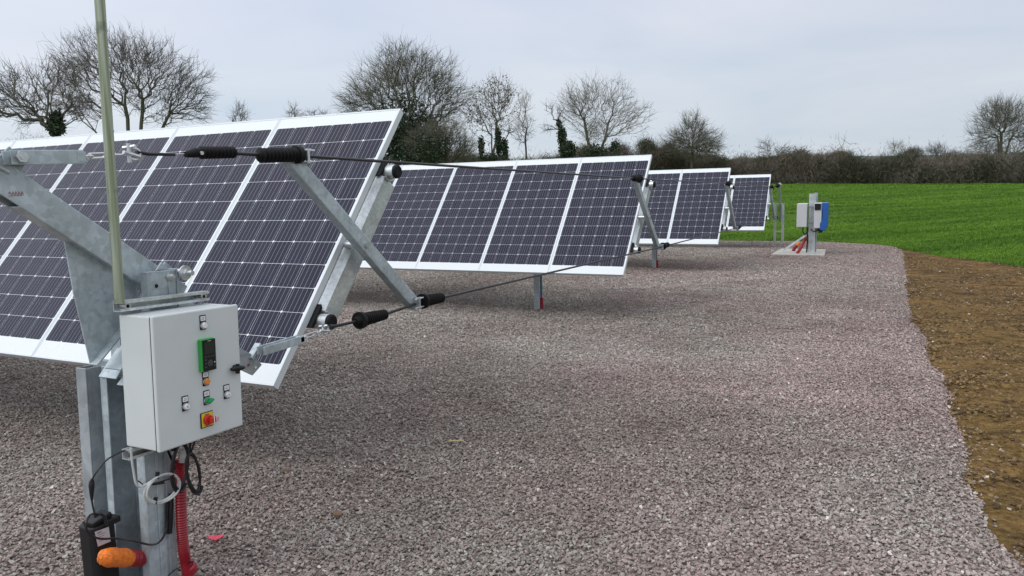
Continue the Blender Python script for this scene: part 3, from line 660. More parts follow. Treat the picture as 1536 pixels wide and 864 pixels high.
make_tree('broad conical bare tree above the third panel row', 1038, 92, [(1038, 190, 18, 24), (1015, 215, 24, 20), (1060, 213, 24, 22), (1038, 222, 46, 16), (1038, 205, 30, 24)], 992, 0.50, 19, (1038, 205), r_tw=0.0114, twig=1.1, group=GB, mats=(BARKG, TWIGO), ntw=5)
make_tree('large rounded bare tree standing in the hedge at the far right', 1500, 104, [(1490, 185, 38, 32), (1515, 180, 40, 34), (1470, 212, 26, 30), (1535, 205, 36, 44), (1500, 165, 36, 20), (1490, 225, 34, 24)], 2046, 0.56, 20, (1500, 255), stems=7, r_tw=0.0128, twig=1.2, group=GB, mats=(BARKG, TWIGO), gscale=1.0, ntw=3, shell=.6)
make_tree('small bare tree in the hedge just right of the last panel row', 1158, 100, [(1150, 220, 13, 13), (1168, 226, 18, 9)], 130, 0.56, 31, (1158, 246), stems=3, r_tw=0.0119, twig=.9, group=GB)
make_tree('pale antler-branched dead tree sticking out of the hedge', 1256, 99, [(1257, 202, 4, 10), (1266, 204, 6, 10), (1276, 216, 8, 3)], 11, 0.56, 32, (1256, 236), stems=3, r_tw=0.0194, twig=.9, group=GB, mats=(TWIGP, TWIGP), ntw=1)
make_tree('small pale bare tree in the middle of the hedge', 1345, 102, [(1345, 222, 12, 12)], 90, 0.56, 33, (1345, 240), r_tw=0.0110, twig=.9, group=GB, mats=(BARK, TWIGP))
make_tree('low bushy bare tree in the hedge left of the large right tree', 1402, 102, [(1402, 226, 16, 11), (1430, 232, 16, 6)], 260, 0.50, 34, (1402, 248), stems=3, r_tw=0.0123, twig=.9, group=GB)
make_tree('rounded grey bare tree far behind the hedge', 1371, 170, [(1371, 230, 13, 8)], 260, 0.37, 35, (1371, 240), r_tw=0.0211, twig=1.2, group=GB, mats=(BARK, TWIG), ntw=3)

def vc_mat(name):
    mt, t, b = newmat(name); a = N(t, 'ShaderNodeAttribute', attribute_name='tint'); t.links.new(a.outputs['Color'], b.inputs['Base Color']); b.inputs['Roughness'].default_value = .9
    b.inputs['Specular IOR Level'].default_value = .1; return mt
HMAT = vc_mat('hedge twigs')
def thicket(name, label, path, height, n, depth=2.2, cat='hedge', cols=None, seed=0, leaf=.25, stick=(.35, 1.1), rr_=.014):
    """path: list of (x, y); height: function of arclength fraction & noise"""
    r = np.random.default_rng(seed); P = np.array(path, float); seg = np.linalg.norm(np.diff(P, axis=0), axis=1); cum = np.concatenate([[0], np.cumsum(seg)])
    s_ = r.random(n)*cum[-1]; x = np.interp(s_, cum, P[:, 0]); y = np.interp(s_, cum, P[:, 1])
    off = r.normal(size=n)*depth*.4; x2 = x+r.normal(size=n)*.3; y2 = y+off
    hh = height(s_/cum[-1], s_)*(.45+.85*VN(s_+seed*7, off*.15+5, .42, 4))*(1-.12*np.abs(off/depth))+r.exponential(.34, n)*(r.random(n) < .22)
    z0 = gz(x2, y2); zz_ = r.random(n)**.8*hh
    L = r.uniform(stick[0], stick[1], n); fan = r.normal(size=(n, 3))*np.array([.75, .75, .55]); fan[:, 2] += .65; fan /= np.linalg.norm(fan, axis=1)[:, None]
    A = np.stack([x2, y2, z0+zz_], 1); B = A+fan*L[:, None]
    rad = rr_*r.uniform(.6, 1.3, n); V, F = sticks(A, B, rad, rad*.45, 3)
    cols = cols or [(.17, .15, .12), (.125, .112, .082), (.055, .066, .036), (.13, .122, .092), (.20, .175, .14), (.068, .078, .048)]
    cc = np.array(cols); v1 = VN(s_+3, zz_*.8+off*.2, .12, 3); v2 = r.random(n)
    ci = np.clip(((v1-.25)*2.0*len(cols)*.8+v2*1.4).astype(int), 0, len(cols)-1); c = cc[ci]*r.uniform(.7, 1.3, (n, 1))
    attr = np.repeat(c, 6, 0)
    nl = int(n*leaf)
    me = npmesh(name, V-np.array([P[0, 0], P[0, 1], 0]), F, HMAT, False, {'tint': attr})
    o = link_mesh(name, me, None); o.location = (P[0, 0], P[0, 1], 0)
    return o
def pw(px, Y): v = ray(px, 270); return (v.x/v.y*Y, Y)
hp = [pw(1700, 103), pw(1540, 101.5), pw(1400, 101), pw(1250, 100.5), pw(1165, 100.5), pw(1060, 100), pw(960, 99)]
hx = lambda f, s: 1.08*np.interp(f, [0, .1, .3, .45, .6, .72, .85, 1], [3.2, 3.0, 3.1, 3.4, 3.7, 3.9, 4.0, 4.6])
o = thicket('hedgerow', None, hp, hx, 230000, seed=2, depth=3.0, rr_=.017, stick=(.2, .75))
tag(o, 'long brown leafless hedge closing the far side of the field', 'hedge')
hp2 = [pw(1010, 96), pw(930, 90), pw(830, 84), pw(720, 80), pw(640, 78)]
o = thicket('scrub', None, hp2, lambda f, s: np.interp(f, [0, .25, .5, 1], [5.0, 5.2, 4.8, 4.4]), 80000, seed=5, depth=3.5, rr_=.014, stick=(.25, .9), cols=[(.085, .075, .055), (.12, .105, .08), (.062, .07, .035), (.13, .115, .09)])
tag(o, 'brown winter scrub behind the second and third panel rows', 'scrub')
o = thicket('scrub', None, [pw(260, 62*.7), pw(130, 40), pw(60, 36), pw(-60, 32)], lambda f, s: np.interp(f, [0, .3, .6, 1], [4.0, 5.4, 5.6, 5.2])*.95, 14000, seed=8, depth=4, stick=(.3, 1.1), rr_=.008)
tag(o, 'thin upright leafless scrub at the far left behind the ivied tree', 'scrub')
#@@TREES_END

# ------------------------------------------------------------------ solar trackers
TW, TL = 1.0, 1.96
TR = [(3.4673, -.2327, .8667), (9.3829, -.3545, .8522), (15.4198, -.4591, .8503), (21.9363, -.5795, .8758)]
XE = -2.7563
def make_tracker():
    root = thing('solar_tracker', 'x', 'solar tracker', (0, 0, 0), 'solar panel tables in a line')
    BASE[root.name] = Vector((0, 0, 0))
    a = TR[0][2]; ca, sa = math.cos(a), math.sin(a)
    NM = 8
    def S(x, al, be):  # x, along panel (up-slope), behind the glass
        return Vector((x, al*ca+be*sa, al*sa-be*ca))
    # modules: origin at their lower corner
    def module(i):
        x1 = XE-i*TW-.002; x0 = x1-TW+.004; e = root
        f = MB(); t_ = .042; w = .011
        q = lambda x, al, be: S(x, al, be)
        def bar(xa, xb, la, lb):
            vs = [q(xa, la, .0), q(xb, la, 0), q(xb, lb, 0), q(xa, lb, 0), q(xa, la, t_), q(xb, la, t_), q(xb, lb, t_), q(xa, lb, t_)]
            f.add(vs, [(3, 2, 1, 0), (4, 5, 6, 7), (0, 1, 5, 4), (1, 2, 6, 5), (2, 3, 7, 6), (3, 0, 4, 7)])
        h_ = TL/2
        bar(x0, x0+w, -h_, h_); bar(x1-w, x1, -h_, h_); bar(x0+w, x1-w, -h_, -h_+w); bar(x0+w, x1-w, h_-w, h_)
        me = bpy.data.meshes.new('solar_panel')
        # glass laminate
        g = [q(x0+w, -h_+w, .002), q(x1-w, -h_+w, .002), q(x1-w, h_-w, .002), q(x0+w, h_-w, .002)]
        gb = [p-(S(0, 0, 1)*-.006) for p in g]
        vs = [tuple(p) for p in g+gb]; me.from_pydata(vs, [], [(0, 1, 2, 3), (7, 6, 5, 4), (0, 4, 5, 1), (1, 5, 6, 2), (2, 6, 7, 3), (3, 7, 4, 0)])
        uv = me.uv_layers.new(name='UVMap'); co = {0: (w, w), 1: (TW-.004-w, w), 2: (TW-.004-w, TL-w), 3: (w, TL-w)}
        for l in me.loops: uv.data[l.index].uv = co[l.vertex_index % 4]
        me.materials.append(CELLS); me.materials.append(DKALU)
        for p in me.polygons[1:]: p.material_index = 1
        o = bpy.data.objects.new('solar_panel', me); COL.objects.link(o); o.parent = root
        part('panel_frame', f, WPAN, o)
        return o
    for i in range(NM): module(i)
    # torque pipes along the table with black end caps
    for al in (.535, -.535):
        b = MB(); x_end = XE+.085; b.tube([S(x_end, al, .098), S(XE-NM*TW+.1, al, .098)], .043, 20)
        pp = part('support_pipe', b, GALVB, root, smooth=True)
        b = MB(); b.tube([S(x_end+.003, al, .098), S(x_end+.016, al, .098), S(x_end+.024, al, .098)], [.042, .042, .034], 20); part('end_cap', b, RUB, pp, smooth=True)
        b = MB()   # bracket strap holding the pipe
        pts = [S(XE+.045, al+.055*math.cos(t)*(1), .098+.055*math.sin(t)) for t in np.linspace(-.4, 3.6, 14)]
        b.tube(pts, .006, 8); part('pipe_clamp', b, ZINC, root, smooth=True)
        b = MB(); b.prism([(-.075, .042), (.075, .042), (.062, .062), (-.062, .062)], lambda p, t: S(XE-.14+(.17 if t else 0), al+p[0], p[1])); part('saddle_pad', b, RUB, root)
    # deep channel between the pipes
    b = MB(); b.prism([(XE-.13, .046), (XE+.002, .046), (XE+.034, .085), (XE+.034, .205), (XE-.13, .205)], lambda p, t: S(p[0], (.482 if t else -.482)+(.02 if t else .0)*(p[1]/.2), p[1]))
    part('cross_channel', b, GALVB, root, bevel=.007)
    # control arm at right angles to the glass
    b = MB(); b.obar(S(XE+.12, -.05, -.70), S(XE+.12, -.05, .70), .055, .082); part('control_arm', b, GALV, root, bevel=.006)
    b = MB(); b.tube([S(XE-.02, -.05, .05), S(XE+.16, -.05, .05)], .02, 12); part('arm_bolt', b, ZINC, root, smooth=True)
    return root
tracker0 = make_tracker()
a0 = TR[0][2]
labels = ['nearest panel table, cut off by the left edge of the photo', 'second panel table, whose lower edge stands over a thin leg in full view',
          'third panel table, smaller, between the second and the last', 'farthest and smallest panel table, beside the green field']
def legs(root, Yc, Zc, rot):
    # upright C-section legs to the ground; authored upright although the table is tilted
    for k, x in enumerate((XE-1.42, XE-5.35, XE-7.7)):
        gzv = gzf(x, Yc); b = MB(); w, d, t_ = .085, .055, .005; lo, hi = gzv-.2, Zc+H-.20
        inv = Matrix.Rotation(-rot, 3, 'X')
        mb = MB()
        for (xa, xb, ya, yb) in ((-w/2, w/2, -d, -d+t_), (-w/2, -w/2+t_, -d+t_, d), (-w/2+t_, w/2, d-t_, d), (w/2-t_, w/2, -d+t_, -d+.02), (w/2-t_, w/2, d-.02, d-t_)):
            mb.box((x+xa, ya, lo-(Zc+H)), (x+xb, yb, hi-(Zc+H)))
        mb.v = [tuple(inv@Vector(v)) for v in mb.v]
        part('leg', mb, GALV, root, base=(0, 0, 0))
        mb = MB(); mb.box((x-.06, -.06, -.30), (x+.06, .10, -.17)); mb.v = [tuple(inv@Vector(v)) for v in mb.v]
        part('bearing_block', mb, GALVD, root, base=(0, 0, 0), bevel=.01)
roots = []
for k, (yc, zc, al) in enumerate(TR):
    t_ = tracker0 if k == 0 else copy_tree(tracker0)
    t_.location = (0, yc, zc+H); t_.rotation_euler = (al-a0, 0, 0); t_['label'] = labels[k]; roots.append(t_)
for t_, (yc, zc, al) in zip(roots, TR): legs(t_, yc, zc, al-a0)
# red conduit stubs beside the legs
for k, (yc, zc, al) in enumerate(TR[1:3]):
    x = XE-1.42+.058; b = MB(); y = yc-.03; z0 = gzf(x, y)
    pts = [(x, y, z0-.03+i*.0075) for i in range(33)]; b.tube(pts, [.030 if i % 2 else .026 for i in range(33)], 14)
    solo('conduit_stub', b, CONDR, 'short red conduit stub at the leg of the %s panel table' % ('second', 'third')[k], 'conduit', (x, y, z0), 'red conduit stubs beside table legs', smooth=True)

# ------------------------------------------------------------------ drive cables in the plane of the arms
XC = -2.6
def yz(px, py, X=XC):
    p = at_x(px, py, X); return Vector((X, p.y, p.z))
def bellows(p0, p1, r0, r1, ribs=11, flange=True, flip=False):
    """ribbed rubber boot from p0 (flange end) to p1"""
    b = MB(); p0 = Vector(p0); p1 = Vector(p1); pts = []; rad = []
    n = ribs*4
    if flange:
        for f_, r_ in ((0, r0*.55), (.0, r0*1.22), (.10, r0*1.22), (.105, r0)): pts.append(p0.lerp(p1, f_+len(pts)*1e-4)); rad.append(r_)
    s0 = .11 if flange else 0
    for i in range(n+1):
        f_ = s0+(1-s0)*i/n; e = r0+(r1-r0)*i/n; rad.append(e*(1.0 if (i % 4) in (1, 2) else .66)); pts.append(p0.lerp(p1, f_))
    pts.append(p0.lerp(p1, 1.02)); rad.append(r1*.35); b.tube(pts, rad, 20); return b
arms_up, arms_dn = [], []
for yc, zc, al in TR:
    ca, sa = math.cos(al), math.sin(al)
    def S(al_, be): return Vector((XC, yc+al_*ca+be*sa, zc+H+al_*sa-be*ca))
    arms_up.append(S(-.05, -.69)); arms_dn.append(S(-.05, .69))
up = thing('drive_cable', 'upper black drive cable strung over the tops of the control arms', 'cable', (XC, 1.5, 1.7), 'drive cables between the arms')
lo = thing('drive_cable', 'lower black drive cable joining the bottoms of the control arms', 'cable', (XC, 2.6, .85), 'drive cables between the arms')
dz = Vector((0, 0, .01))
b = MB(); b.obar(yz(4, 237), yz(114, 236), .012, .046); b.obar(yz(4, 237)+Vector((.045, 0, 0)), yz(114, 236)+Vector((.045, 0, 0)), .006, .048)
b.box(yz(108, 236)+Vector((-.004, -.01, -.018)), yz(112, 236)+Vector((.05, .01, .018)))
part('link_bar', b, GALV, up, bevel=.002)
b = MB(); q = yz(18, 236); b.tube([q+Vector((-.05, 0, 0)), q+Vector((.062, 0, 0))], .011, 6); b.tube([q+Vector((.049, 0, 0)), q+Vector((.060, 0, 0))], .02, 6); part('bolt', b, ZINC, up)
def turnbuckle(par, p0, p1):
    b = MB(); p0 = Vector(p0); p1 = Vector(p1); d = (p1-p0); o_ = Vector((0, 0, .0085))
    b.tube([p0, p0.lerp(p1, .32)], .0045, 8); b.tube([p1, p0.lerp(p1, .68)], .0045, 8)
    b.tube([p0.lerp(p1, .22), p0.lerp(p1, .27)], .010, 8); b.tube([p0.lerp(p1, .75), p0.lerp(p1, .8)], .010, 8)
    b.tube([p0.lerp(p1, .24)+o_, p0.lerp(p1, .78)+o_], .0038, 8); b.tube([p0.lerp(p1, .24)-o_, p0.lerp(p1, .78)-o_], .0038, 8)
    part('turnbuckle', b, ZINC, par, smooth=True)
def shackle(par, p, s=1.0, tilt=0):
    b = MB(); p = Vector(p); pts = []
    for t in np.linspace(-2.2, 2.2, 15):
        pts.append(p+Vector((0, math.cos(t)*.021+.018, math.sin(t)*.016))*s)
    b.tube(pts, .0052*s, 8); b.tube([p+Vector((0, .004, -.024))*s, p+Vector((0, .004, .030))*s], .006*s, 8); b.tube([p+Vector((-.018, .0, .018))*s, p+Vector((.018, .012, .022))*s], .005*s, 8)
    b.tube([p+Vector((.004, -.022, .006)), p+Vector((.004, .045, -.010))], .006*s, 8)
    part('shackle', b, ZINC, par, smooth=True)
def upc(px): return Vector((XC, at_x(px, 234, XC).y, 0))
y_u = lambda Y: Vector((XC, Y, float(np.interp(Y, [1.5, 2.1, 2.945]+[p.y for p in arms_up[1:]]+[23.03], [1.737, 1.762, 1.781]+[p.z for p in arms_up[1:]]+[H-.15]))))
turnbuckle(up, yz(116, 235), yz(186, 232)); shackle(up, yz(192, 231), 1.35)
b = MB(); b.tube([yz(205, 229)+dz*.3, yz(222, 231)], .0075, 10); b.tube([yz(222, 231), yz(262, 232)], [.0075, .006], 10); part('cable_eye', b, BCBL, up, smooth=True)
b = MB(); b.tube([yz(212, 233), yz(296, 230)], .0022, 6); part('steel_wire', b, ZINC, up, smooth=True)
b = MB(); b.tube([yz(278, 232), yz(292, 229), yz(298, 229), yz(352, 229), yz(354, 229)], [.012, .021, .020, .018, .010], 16); bA = part('bellows_core', b, RUB, up, smooth=True)
part('bellows', bellows(yz(300, 229), yz(352, 228.5), .0275, .0265, 9, False), RUB, up)
b = MB(); q = yz(296, 230)+Vector((.024, 0, 0)); b.tube([q, q+Vector((.006, 0, 0))], .008, 12); part('rivet', b, ZINC, up, smooth=True)
b = MB(); b.tube([yz(350, 230)]+[yz(390, 232)], .0085, 10); part('cable', b, BCBL, up, smooth=True)
part('bellows', bellows(yz(449, 232), yz(388, 233), .036, .034, 10), RUB, up)
b = MB(); b.tube([y_u(2.94)]+[p+Vector((0, 0, 0)) for p in arms_up[1:]]+[Vector((XC, 23.03, H-.15))], .0088, 10); part('cable', b, BCBL, up, smooth=True)
def clamp_end(par, p, sgn):
    b = MB(); p = Vector(p)
    b.box(p+Vector((-.03, -.008, -.036)), p+Vector((.03, .008, .036))); 
    for dz_ in (-.028, .028):
        b.tube([p+Vector((.02, -.045, dz_)), p+Vector((.02, .055, dz_))], .005, 8); b.tube([p+Vector((.02, -.012, dz_)), p+Vector((.02, -.004, dz_))], .010, 6); b.tube([p+Vector((.02, .010, dz_)), p+Vector((.02, .02, dz_))], .010, 6)
    part('cable_clamp', b, ZINC, par)
clamp_end(up, y_u(2.99), 1)
for k in (1, 2, 3):
    p = arms_up[k]+Vector((0, 0, .0)); part('bellows', bellows(p+Vector((0, .07, 0)), p+Vector((0, -.17, .004)), .042, .036, 8), RUB, up); clamp_end(up, p+Vector((0, .10, -.005)), 1)
part('bellows', bellows((XC, 22.80, H-.155), (XC, 22.5, H-.16), .05, .04, 8), RUB, up)
# lower cable
b = MB(); b.obar(yz(386, 526), yz(447, 508), .008, .040); b.obar(yz(386, 526)+Vector((.04, 0, 0)), yz(447, 508)+Vector((.04, 0, 0)), .006, .040); b.box(yz(443, 509)+Vector((-.003, -.008, -.014)), yz(446, 508)+Vector((.043, .008, .014))); part('link_bar', b, GALV, lo, bevel=.002)
turnbuckle(lo, yz(448, 508), yz(482, 497)); shackle(lo, yz(484, 496), 1.2)
b = MB(); b.tube([yz(494, 490), yz(503, 489), yz(536, 482)], [.013, .009, .008], 10); part('cable_eye', b, BCBL, lo, smooth=True)
part('bellows', bellows(yz(538, 481), yz(578, 471.5), .040, .031, 11), RUB, lo)
b = MB(); b.tube([yz(533, 482), yz(538, 481)], [.018, .03], 12); part('bellows_nose', b, RUB, lo, smooth=True)
b = MB(); b.tube([yz(576, 472), yz(632, 453)], .0085, 10); part('cable', b, BCBL, lo, smooth=True)
clamp_end(lo, yz(624, 454.5), 1)
part('bellows', bellows(yz(633, 452), yz(663, 446.5), .040, .032, 10), RUB, lo)
pts = [yz(661, 447)]+arms_dn[1:]+[Vector((XC, 23.4, H-1.17))]; b = MB(); b.tube(pts, .0088, 10); part('cable', b, BCBL, lo, smooth=True)
for k in (1, 2, 3):
    p = arms_dn[k]; part('bellows', bellows(p+Vector((0, .12, 0)), p+Vector((0, .40, .002)), .042, .034, 9), RUB, lo); clamp_end(lo, p+Vector((0, .05, 0)), 1)

# ------------------------------------------------------------------ near drive mast
PIV = (-2.5, 2.0, H-.68); TILT = -.040
mast = thing('drive_mast', 'galvanised steel mast carrying the grey control cabinet in the left foreground', 'mast', (-2.62, 1.95, gzf(-2.62, 1.95)), rot=TILT, pivot=PIV)
G0 = gzf(-2.6, 2)-.15
b = MB(); t_ = .006   # wide C section opening to the viewer's left
zt = H-.70
b.box((-2.73, 2.0, G0), (-2.50, 2.0+t_, zt)); b.box((-2.506, 1.88, G0), (-2.50, 2.0, zt)); b.box((-2.73, 1.88, G0), (-2.724, 2.0, zt))
b.box((-2.545, 1.88, G0), (-2.506, 1.886, zt)); b.box((-2.724, 1.88, G0), (-2.692, 1.886, zt))
b.box((-2.64, 1.975, G0), (-2.60, 2.0, zt))
b.box((-2.50, 1.925, G0), (-2.494, 1.955, zt)); b.box((-2.50, 1.968, G0), (-2.4965, 1.976, zt))
part('main_post', b, GALV, mast, bevel=.0025)
b = MB(); zt2 = H-.672
b.box((-2.845, 1.86, G0), (-2.785, 1.867, zt2)); b.box((-2.791, 1.867, G0), (-2.785, 1.93, zt2)); b.box((-2.845, 1.867, G0), (-2.839, 1.93, zt2)); b.box((-2.785, 1.924, G0), (-2.755, 1.93, zt2))
part('side_post', b, GALVD, mast, bevel=.002)
b = MB(); b.box((-2.82, 1.935, zt2-.05), (-2.73, 1.96, zt2+.02)); part('post_cap', b, GALVD, mast, bevel=.002)
# head bracket above the cabinet
b = MB(); zb, zh = H-.72, H-.292
b.box((-2.560, 1.955, zb), (-2.555, 2.075, zh)); b.box((-2.555, 1.955, zb), (-2.52, 1.961, zh)); b.box((-2.526, 1.961, zb), (-2.52, 2.085, zh+.002)); b.box((-2.52, 2.045, zb), (-2.515, 2.051, zh-.004)); b.box((-2.60, 2.085, zb), (-2.515, 2.091, zh+.006))
b.prism_x([(2.02, zh+.002), (2.05, zh+.035), (2.08, zh+.002)], -2.56, -2.554); b.prism_x([(2.072, zh+.002), (2.10, zh+.033), (2.135, zh+.002), (2.16, zh-.10), (2.25, zh-.17), (2.10, zh-.17)], -2.60, -2.594)
b.box((-2.76, 1.955, zb), (-2.70, 1.961, zh)); b.box((-2.76, 1.961, zb), (-2.754, 2.091, zh))
part('bearing_bracket', b, GALV, mast, bevel=.0015)
b = MB(); q = Vector((-2.5195, 2.052, zh-.022)); b.tube([q, q+Vector((.008, 0, 0))], .017, 6); b.tube([q+Vector((.008, 0, 0)), q+Vector((.028, 0, 0))], .008, 10); part('bolt', b, ZINC, mast)
b = MB(); q = Vector((-2.59, 2.115, zh-.012)); b.tube([q, q+Vector((.085, 0, 0))], .016, 12); b.tube([q+Vector((.085, 0, 0)), q+Vector((.092, 0, 0))], .030, 24); b.tube([q+Vector((.092, 0, 0)), q+Vector((.107, 0, 0))], .018, 6); b.tube([q+Vector((.107, 0, 0)), q+Vector((.130, 0, 0))], .010, 12); part('pivot_bolt', b, ZINC, mast, smooth=True)
b = MB(); q = Vector((-2.5197, 1.992, zh-.055)); b.tube([q, q+Vector((.0006, 0, 0))], .008, 14); part('bolt_hole', b, BLK, mast)
# strut rails that carry the cabinet, above and below
for nm, zc_ in (('mounting_rail', H-.402), ('mounting_rail', H-.955)):
    b = MB(); x0, x1 = -2.495, -2.455; y0, y1 = (1.785, 2.19) if zc_ > 1 else (1.785, 2.10)
    b.box((x0, y0, zc_-.019), (x1, y1, zc_-.0165)); b.box((x0, y0, zc_+.0165), (x1, y1, zc_+.019)); b.box((x0, y0, zc_-.0165), (x0+.0025, y1, zc_+.0165))
    b.box((x1-.0025, y0, zc_+.009), (x1, y1, zc_+.0165)); b.box((x1-.0025, y0, zc_-.0165), (x1, y1, zc_-.009))
    part(nm, b, GALVB, mast)
for yy in (1.81, 2.155):
    b = MB(); b.tube([(-2.49, yy, H-.402), (-2.448, yy, H-.402)], .007, 10); b.tube([(-2.456, yy, H-.402), (-2.448, yy, H-.402)], .013, 6); part('rail_bolt', b, ZINC, mast)
b = MB(); b.obar((-2.60, 1.845, H-.655), (-2.60, 2.01, H-.49), .09, .006); b.obar((-2.575, 1.868, H-.722), (-2.575, 2.01, H-.575), .075, .006); b.box((-2.722, 1.90, H-.70), (-2.56, 1.995, H-.690)); b.obar((-2.67, 1.87, H-.70), (-2.67, 1.98, H-.575), .10, .006); part('angle_bracket', b, GALV, mast)

# lever: big channel, gusset, end plates
lev = thing('lever_arm', 'big galvanised lever beam sloping down from the left edge to behind the cabinet', 'lever', (-2.63, 2.08, H-.31))
b = MB()
A_, B_ = Vector((-2.63, 1.36, H+.195)), Vector((-2.63, 2.19, H-.42)); d = (B_-A_).normalized(); nrm = Vector((0, -d.z, d.y)); hw = .052
def quadbar(mb, x0, x1, o0, o1, Aa, Bb):
    vs = []
    for p in (Aa, Bb):
        for (xx, oo) in ((x0, o0), (x1, o0), (x1, o1), (x0, o1)): vs.append(Vector((xx, p.y, p.z))+nrm*oo)
    mb.add(vs, [(3, 2, 1, 0), (4, 5, 6, 7), (0, 1, 5, 4), (1, 2, 6, 5), (2, 3, 7, 6), (3, 0, 4, 7)])
quadbar(b, -2.606, -2.60, -hw, hw, A_, B_); quadbar(b, -2.665, -2.606, hw-.006, hw, A_, B_)
A2 = A_+d*.30; quadbar(b, -2.665, -2.606, -hw, -hw+.006, A2, B_); quadbar(b, -2.671, -2.665, -hw, hw, A_, B_)
part('beam', b, GALV, lev, bevel=.003)
P = lambda px, py, X=-2.63: (at_x(px, py, X).y, at_x(px, py, X).z)
b = MB(); b.prism_x([P(98, 362), P(112, 440), P(137, 546), P(190, 500), P(205, 470), P(205, 425), P(140, 372)], -2.640, -2.634); part('gusset_plate', b, GALV, lev)
b = MB(); p0 = Vector((-2.62, *P(137, 547))); p1 = Vector((-2.62, *P(196, 475))); b.obar(p0, p1, .05, .006); part('gusset_flange', b, GALV, lev)
b = MB(); b.prism_x([P(-8, 236), P(9, 220), P(32, 246), P(10, 290), P(-30, 300)], -2.618, -2.610); part('end_plate', b, GALV, lev)
b = MB(); b.prism_x([P(246, 408), P(305, 470), P(330, 505), P(356, 520), P(377, 531), P(393, 547), P(379, 563), P(340, 545), P(240, 470), P(225, 420)], -2.638, -2.630); part('lower_plate', b, GALVD, lev)
b = MB(); b.obar((-2.63, *P(375, 538)), (-2.63, *P(388, 516)), .035, .016); b.tube([(-2.66, *P(388, 523)), (-2.585, *P(388, 523))], .009, 8); part('lug', b, GALV, lev)
b = MB(); q = Vector((-2.629, *P(383, 551))); b.tube([q, q+Vector((.002, 0, 0))], .006, 12); part('bolt_hole', b, WHITE, lev)
def scribble(par, px, py, X, w, h, nm='marker_writing'):
    c = at_x(px, py, X); r = random.Random(int(px)); b = MB(); y = -w/2
    for k in range(5):
        b.obar((X, c.y+y, c.z-h/2+r.uniform(-.3, .3)*h+y*-.05), (X, c.y+y+w*.09, c.z+h/2-r.uniform(0, .5)*h), .0012, .0022); b.obar((X, c.y+y+w*.09, c.z+h*.3), (X, c.y+y+w*.16, c.z-h*.4), .0012, .0020); y += w/5
    b.obar((X, c.y-w*.5, c.z-h*.8), (X, c.y+w*.5, c.z-h*.55), .0012, .0018); part(nm, b, RINK, par)
scribble(lev, 24, 289, -2.5994, .05, .014); scribble(lev, 373, 547, -2.6292, .016, .010)
b = MB(); b.tube([(-2.597, *P(-6, 248, -2.597)), (-2.597, *P(14, 259, -2.597))], .006, 8); part('weld_seam', b, GALVB, lev, smooth=True)

# tall pole standing on the upper rail
b = MB(); p0 = at_x(178.5, 447, -2.452); p1 = at_x(149.5, 0, -2.452); pt = p1+(p1-p0)*.55
b.tube([p0+Vector((0, 0, -.02)), p0.lerp(pt, .3), p0.lerp(pt, .6), pt], .0172, 10)
solo('pole', b, POLE, 'tall thin stained pole with painted greenish reflections rising out of the top of the photo', 'pole', p0)

# ------------------------------------------------------------------ control cabinet
XF = -2.31
cab = thing('control_cabinet', 'light grey steel control cabinet with coloured buttons in the left foreground', 'cabinet', (-2.40, 2.0, H-.932), rot=TILT, pivot=PIV)
Rinv = Matrix.Rotation(-TILT, 3, 'X')
def fc(px, py, X=XF):      # photo position on the door -> authoring space
    p = at_x(px, py, X); v = Vector(PIV)+Rinv@(p-Vector(PIV)); return v
Y0, Y1, Z0, Z1 = 1.80, 2.20, H-.932, H-.432
b = MB(); b.box((-2.492, Y0+.003, Z0+.003), (XF-.0225, Y1-.003, Z1-.003)); part('body', b, CAB, cab, bevel=.005)
b = MB(); b.box((XF-.0175, Y0, Z0), (XF, Y1, Z1)); door = part('door', b, CAB, cab, bevel=.006)
b = MB(); b.box((XF-.0235, Y0+.005, Z0+.005), (XF-.017, Y1-.005, Z1-.005)); part('door_seal', b, BLK, cab)
def cyl(c, r, x0, x1, seg=24, r1=None):
    b = MB(); b.tube([(XF+x0, c.y, c.z), (XF+x1, c.y, c.z)], [r, r1 or r], seg); return b
def button(nm, px, py, tpx, tpy, mat, extra=None):
    c = fc(px, py); t = fc(tpx, tpy); w = .0145
    b = MB(); b.box((XF+.0005, c.y-w, c.z-.017), (XF+.003, c.y+w, t.z+.014)); pl = part('legend_plate', b, BLK, door, bevel=.001)
    cc = Vector((0, (c.y+t.y)/2, 0))
    b = MB(); b.box((XF+.003, c.y-w+.003, t.z-.008), (XF+.0036, c.y+w-.003, t.z+.010)); part('legend_card', b, WHITE, door)
    b = MB(); 
    for k, (a_, zz_) in enumerate(((.6, .0035), (.75, -.002))): b.box((XF+.0036, c.y-w*a_*.75, t.z+zz_-.0009), (XF+.0039, c.y+w*a_*.65, t.z+zz_+.0009))
    part('legend_print', b, INK, door)
    part('button_ring', cyl(c, .0142, .003, .008), ZINC, door, smooth=True)
    o = part(nm, cyl(c, .0115, .008, .015, 24, .0105), mat, door, bevel=.001, smooth=True)
    if extra == 'key':
        b = MB(); b.box((XF+.015, c.y-.0012, c.z-.005), (XF+.0154, c.y+.0012, c.z+.004)); part('key_slot', b, BLK, door)
    if extra == 'switch':
        b = MB(); b.obar((XF+.022, c.y-.008, c.z-.005), (XF+.022, c.y+.012, c.z+.006), .016, .009); part('switch_lever', b, mat, door, bevel=.002)
    return o
button('pilot_lamp', 304, 488, 303, 478, WHITE); button('pilot_lamp', 308, 572, 306.5, 562.5, ORAN); button('selector_switch', 309.5, 600.5, 308, 591, LGREEN, 'switch')
button('key_lock', 339.5, 591.5, 338.5, 582, WHITE, 'key'); button('key_lock', 277.5, 609.5, 276, 599.5, WHITE, 'key')
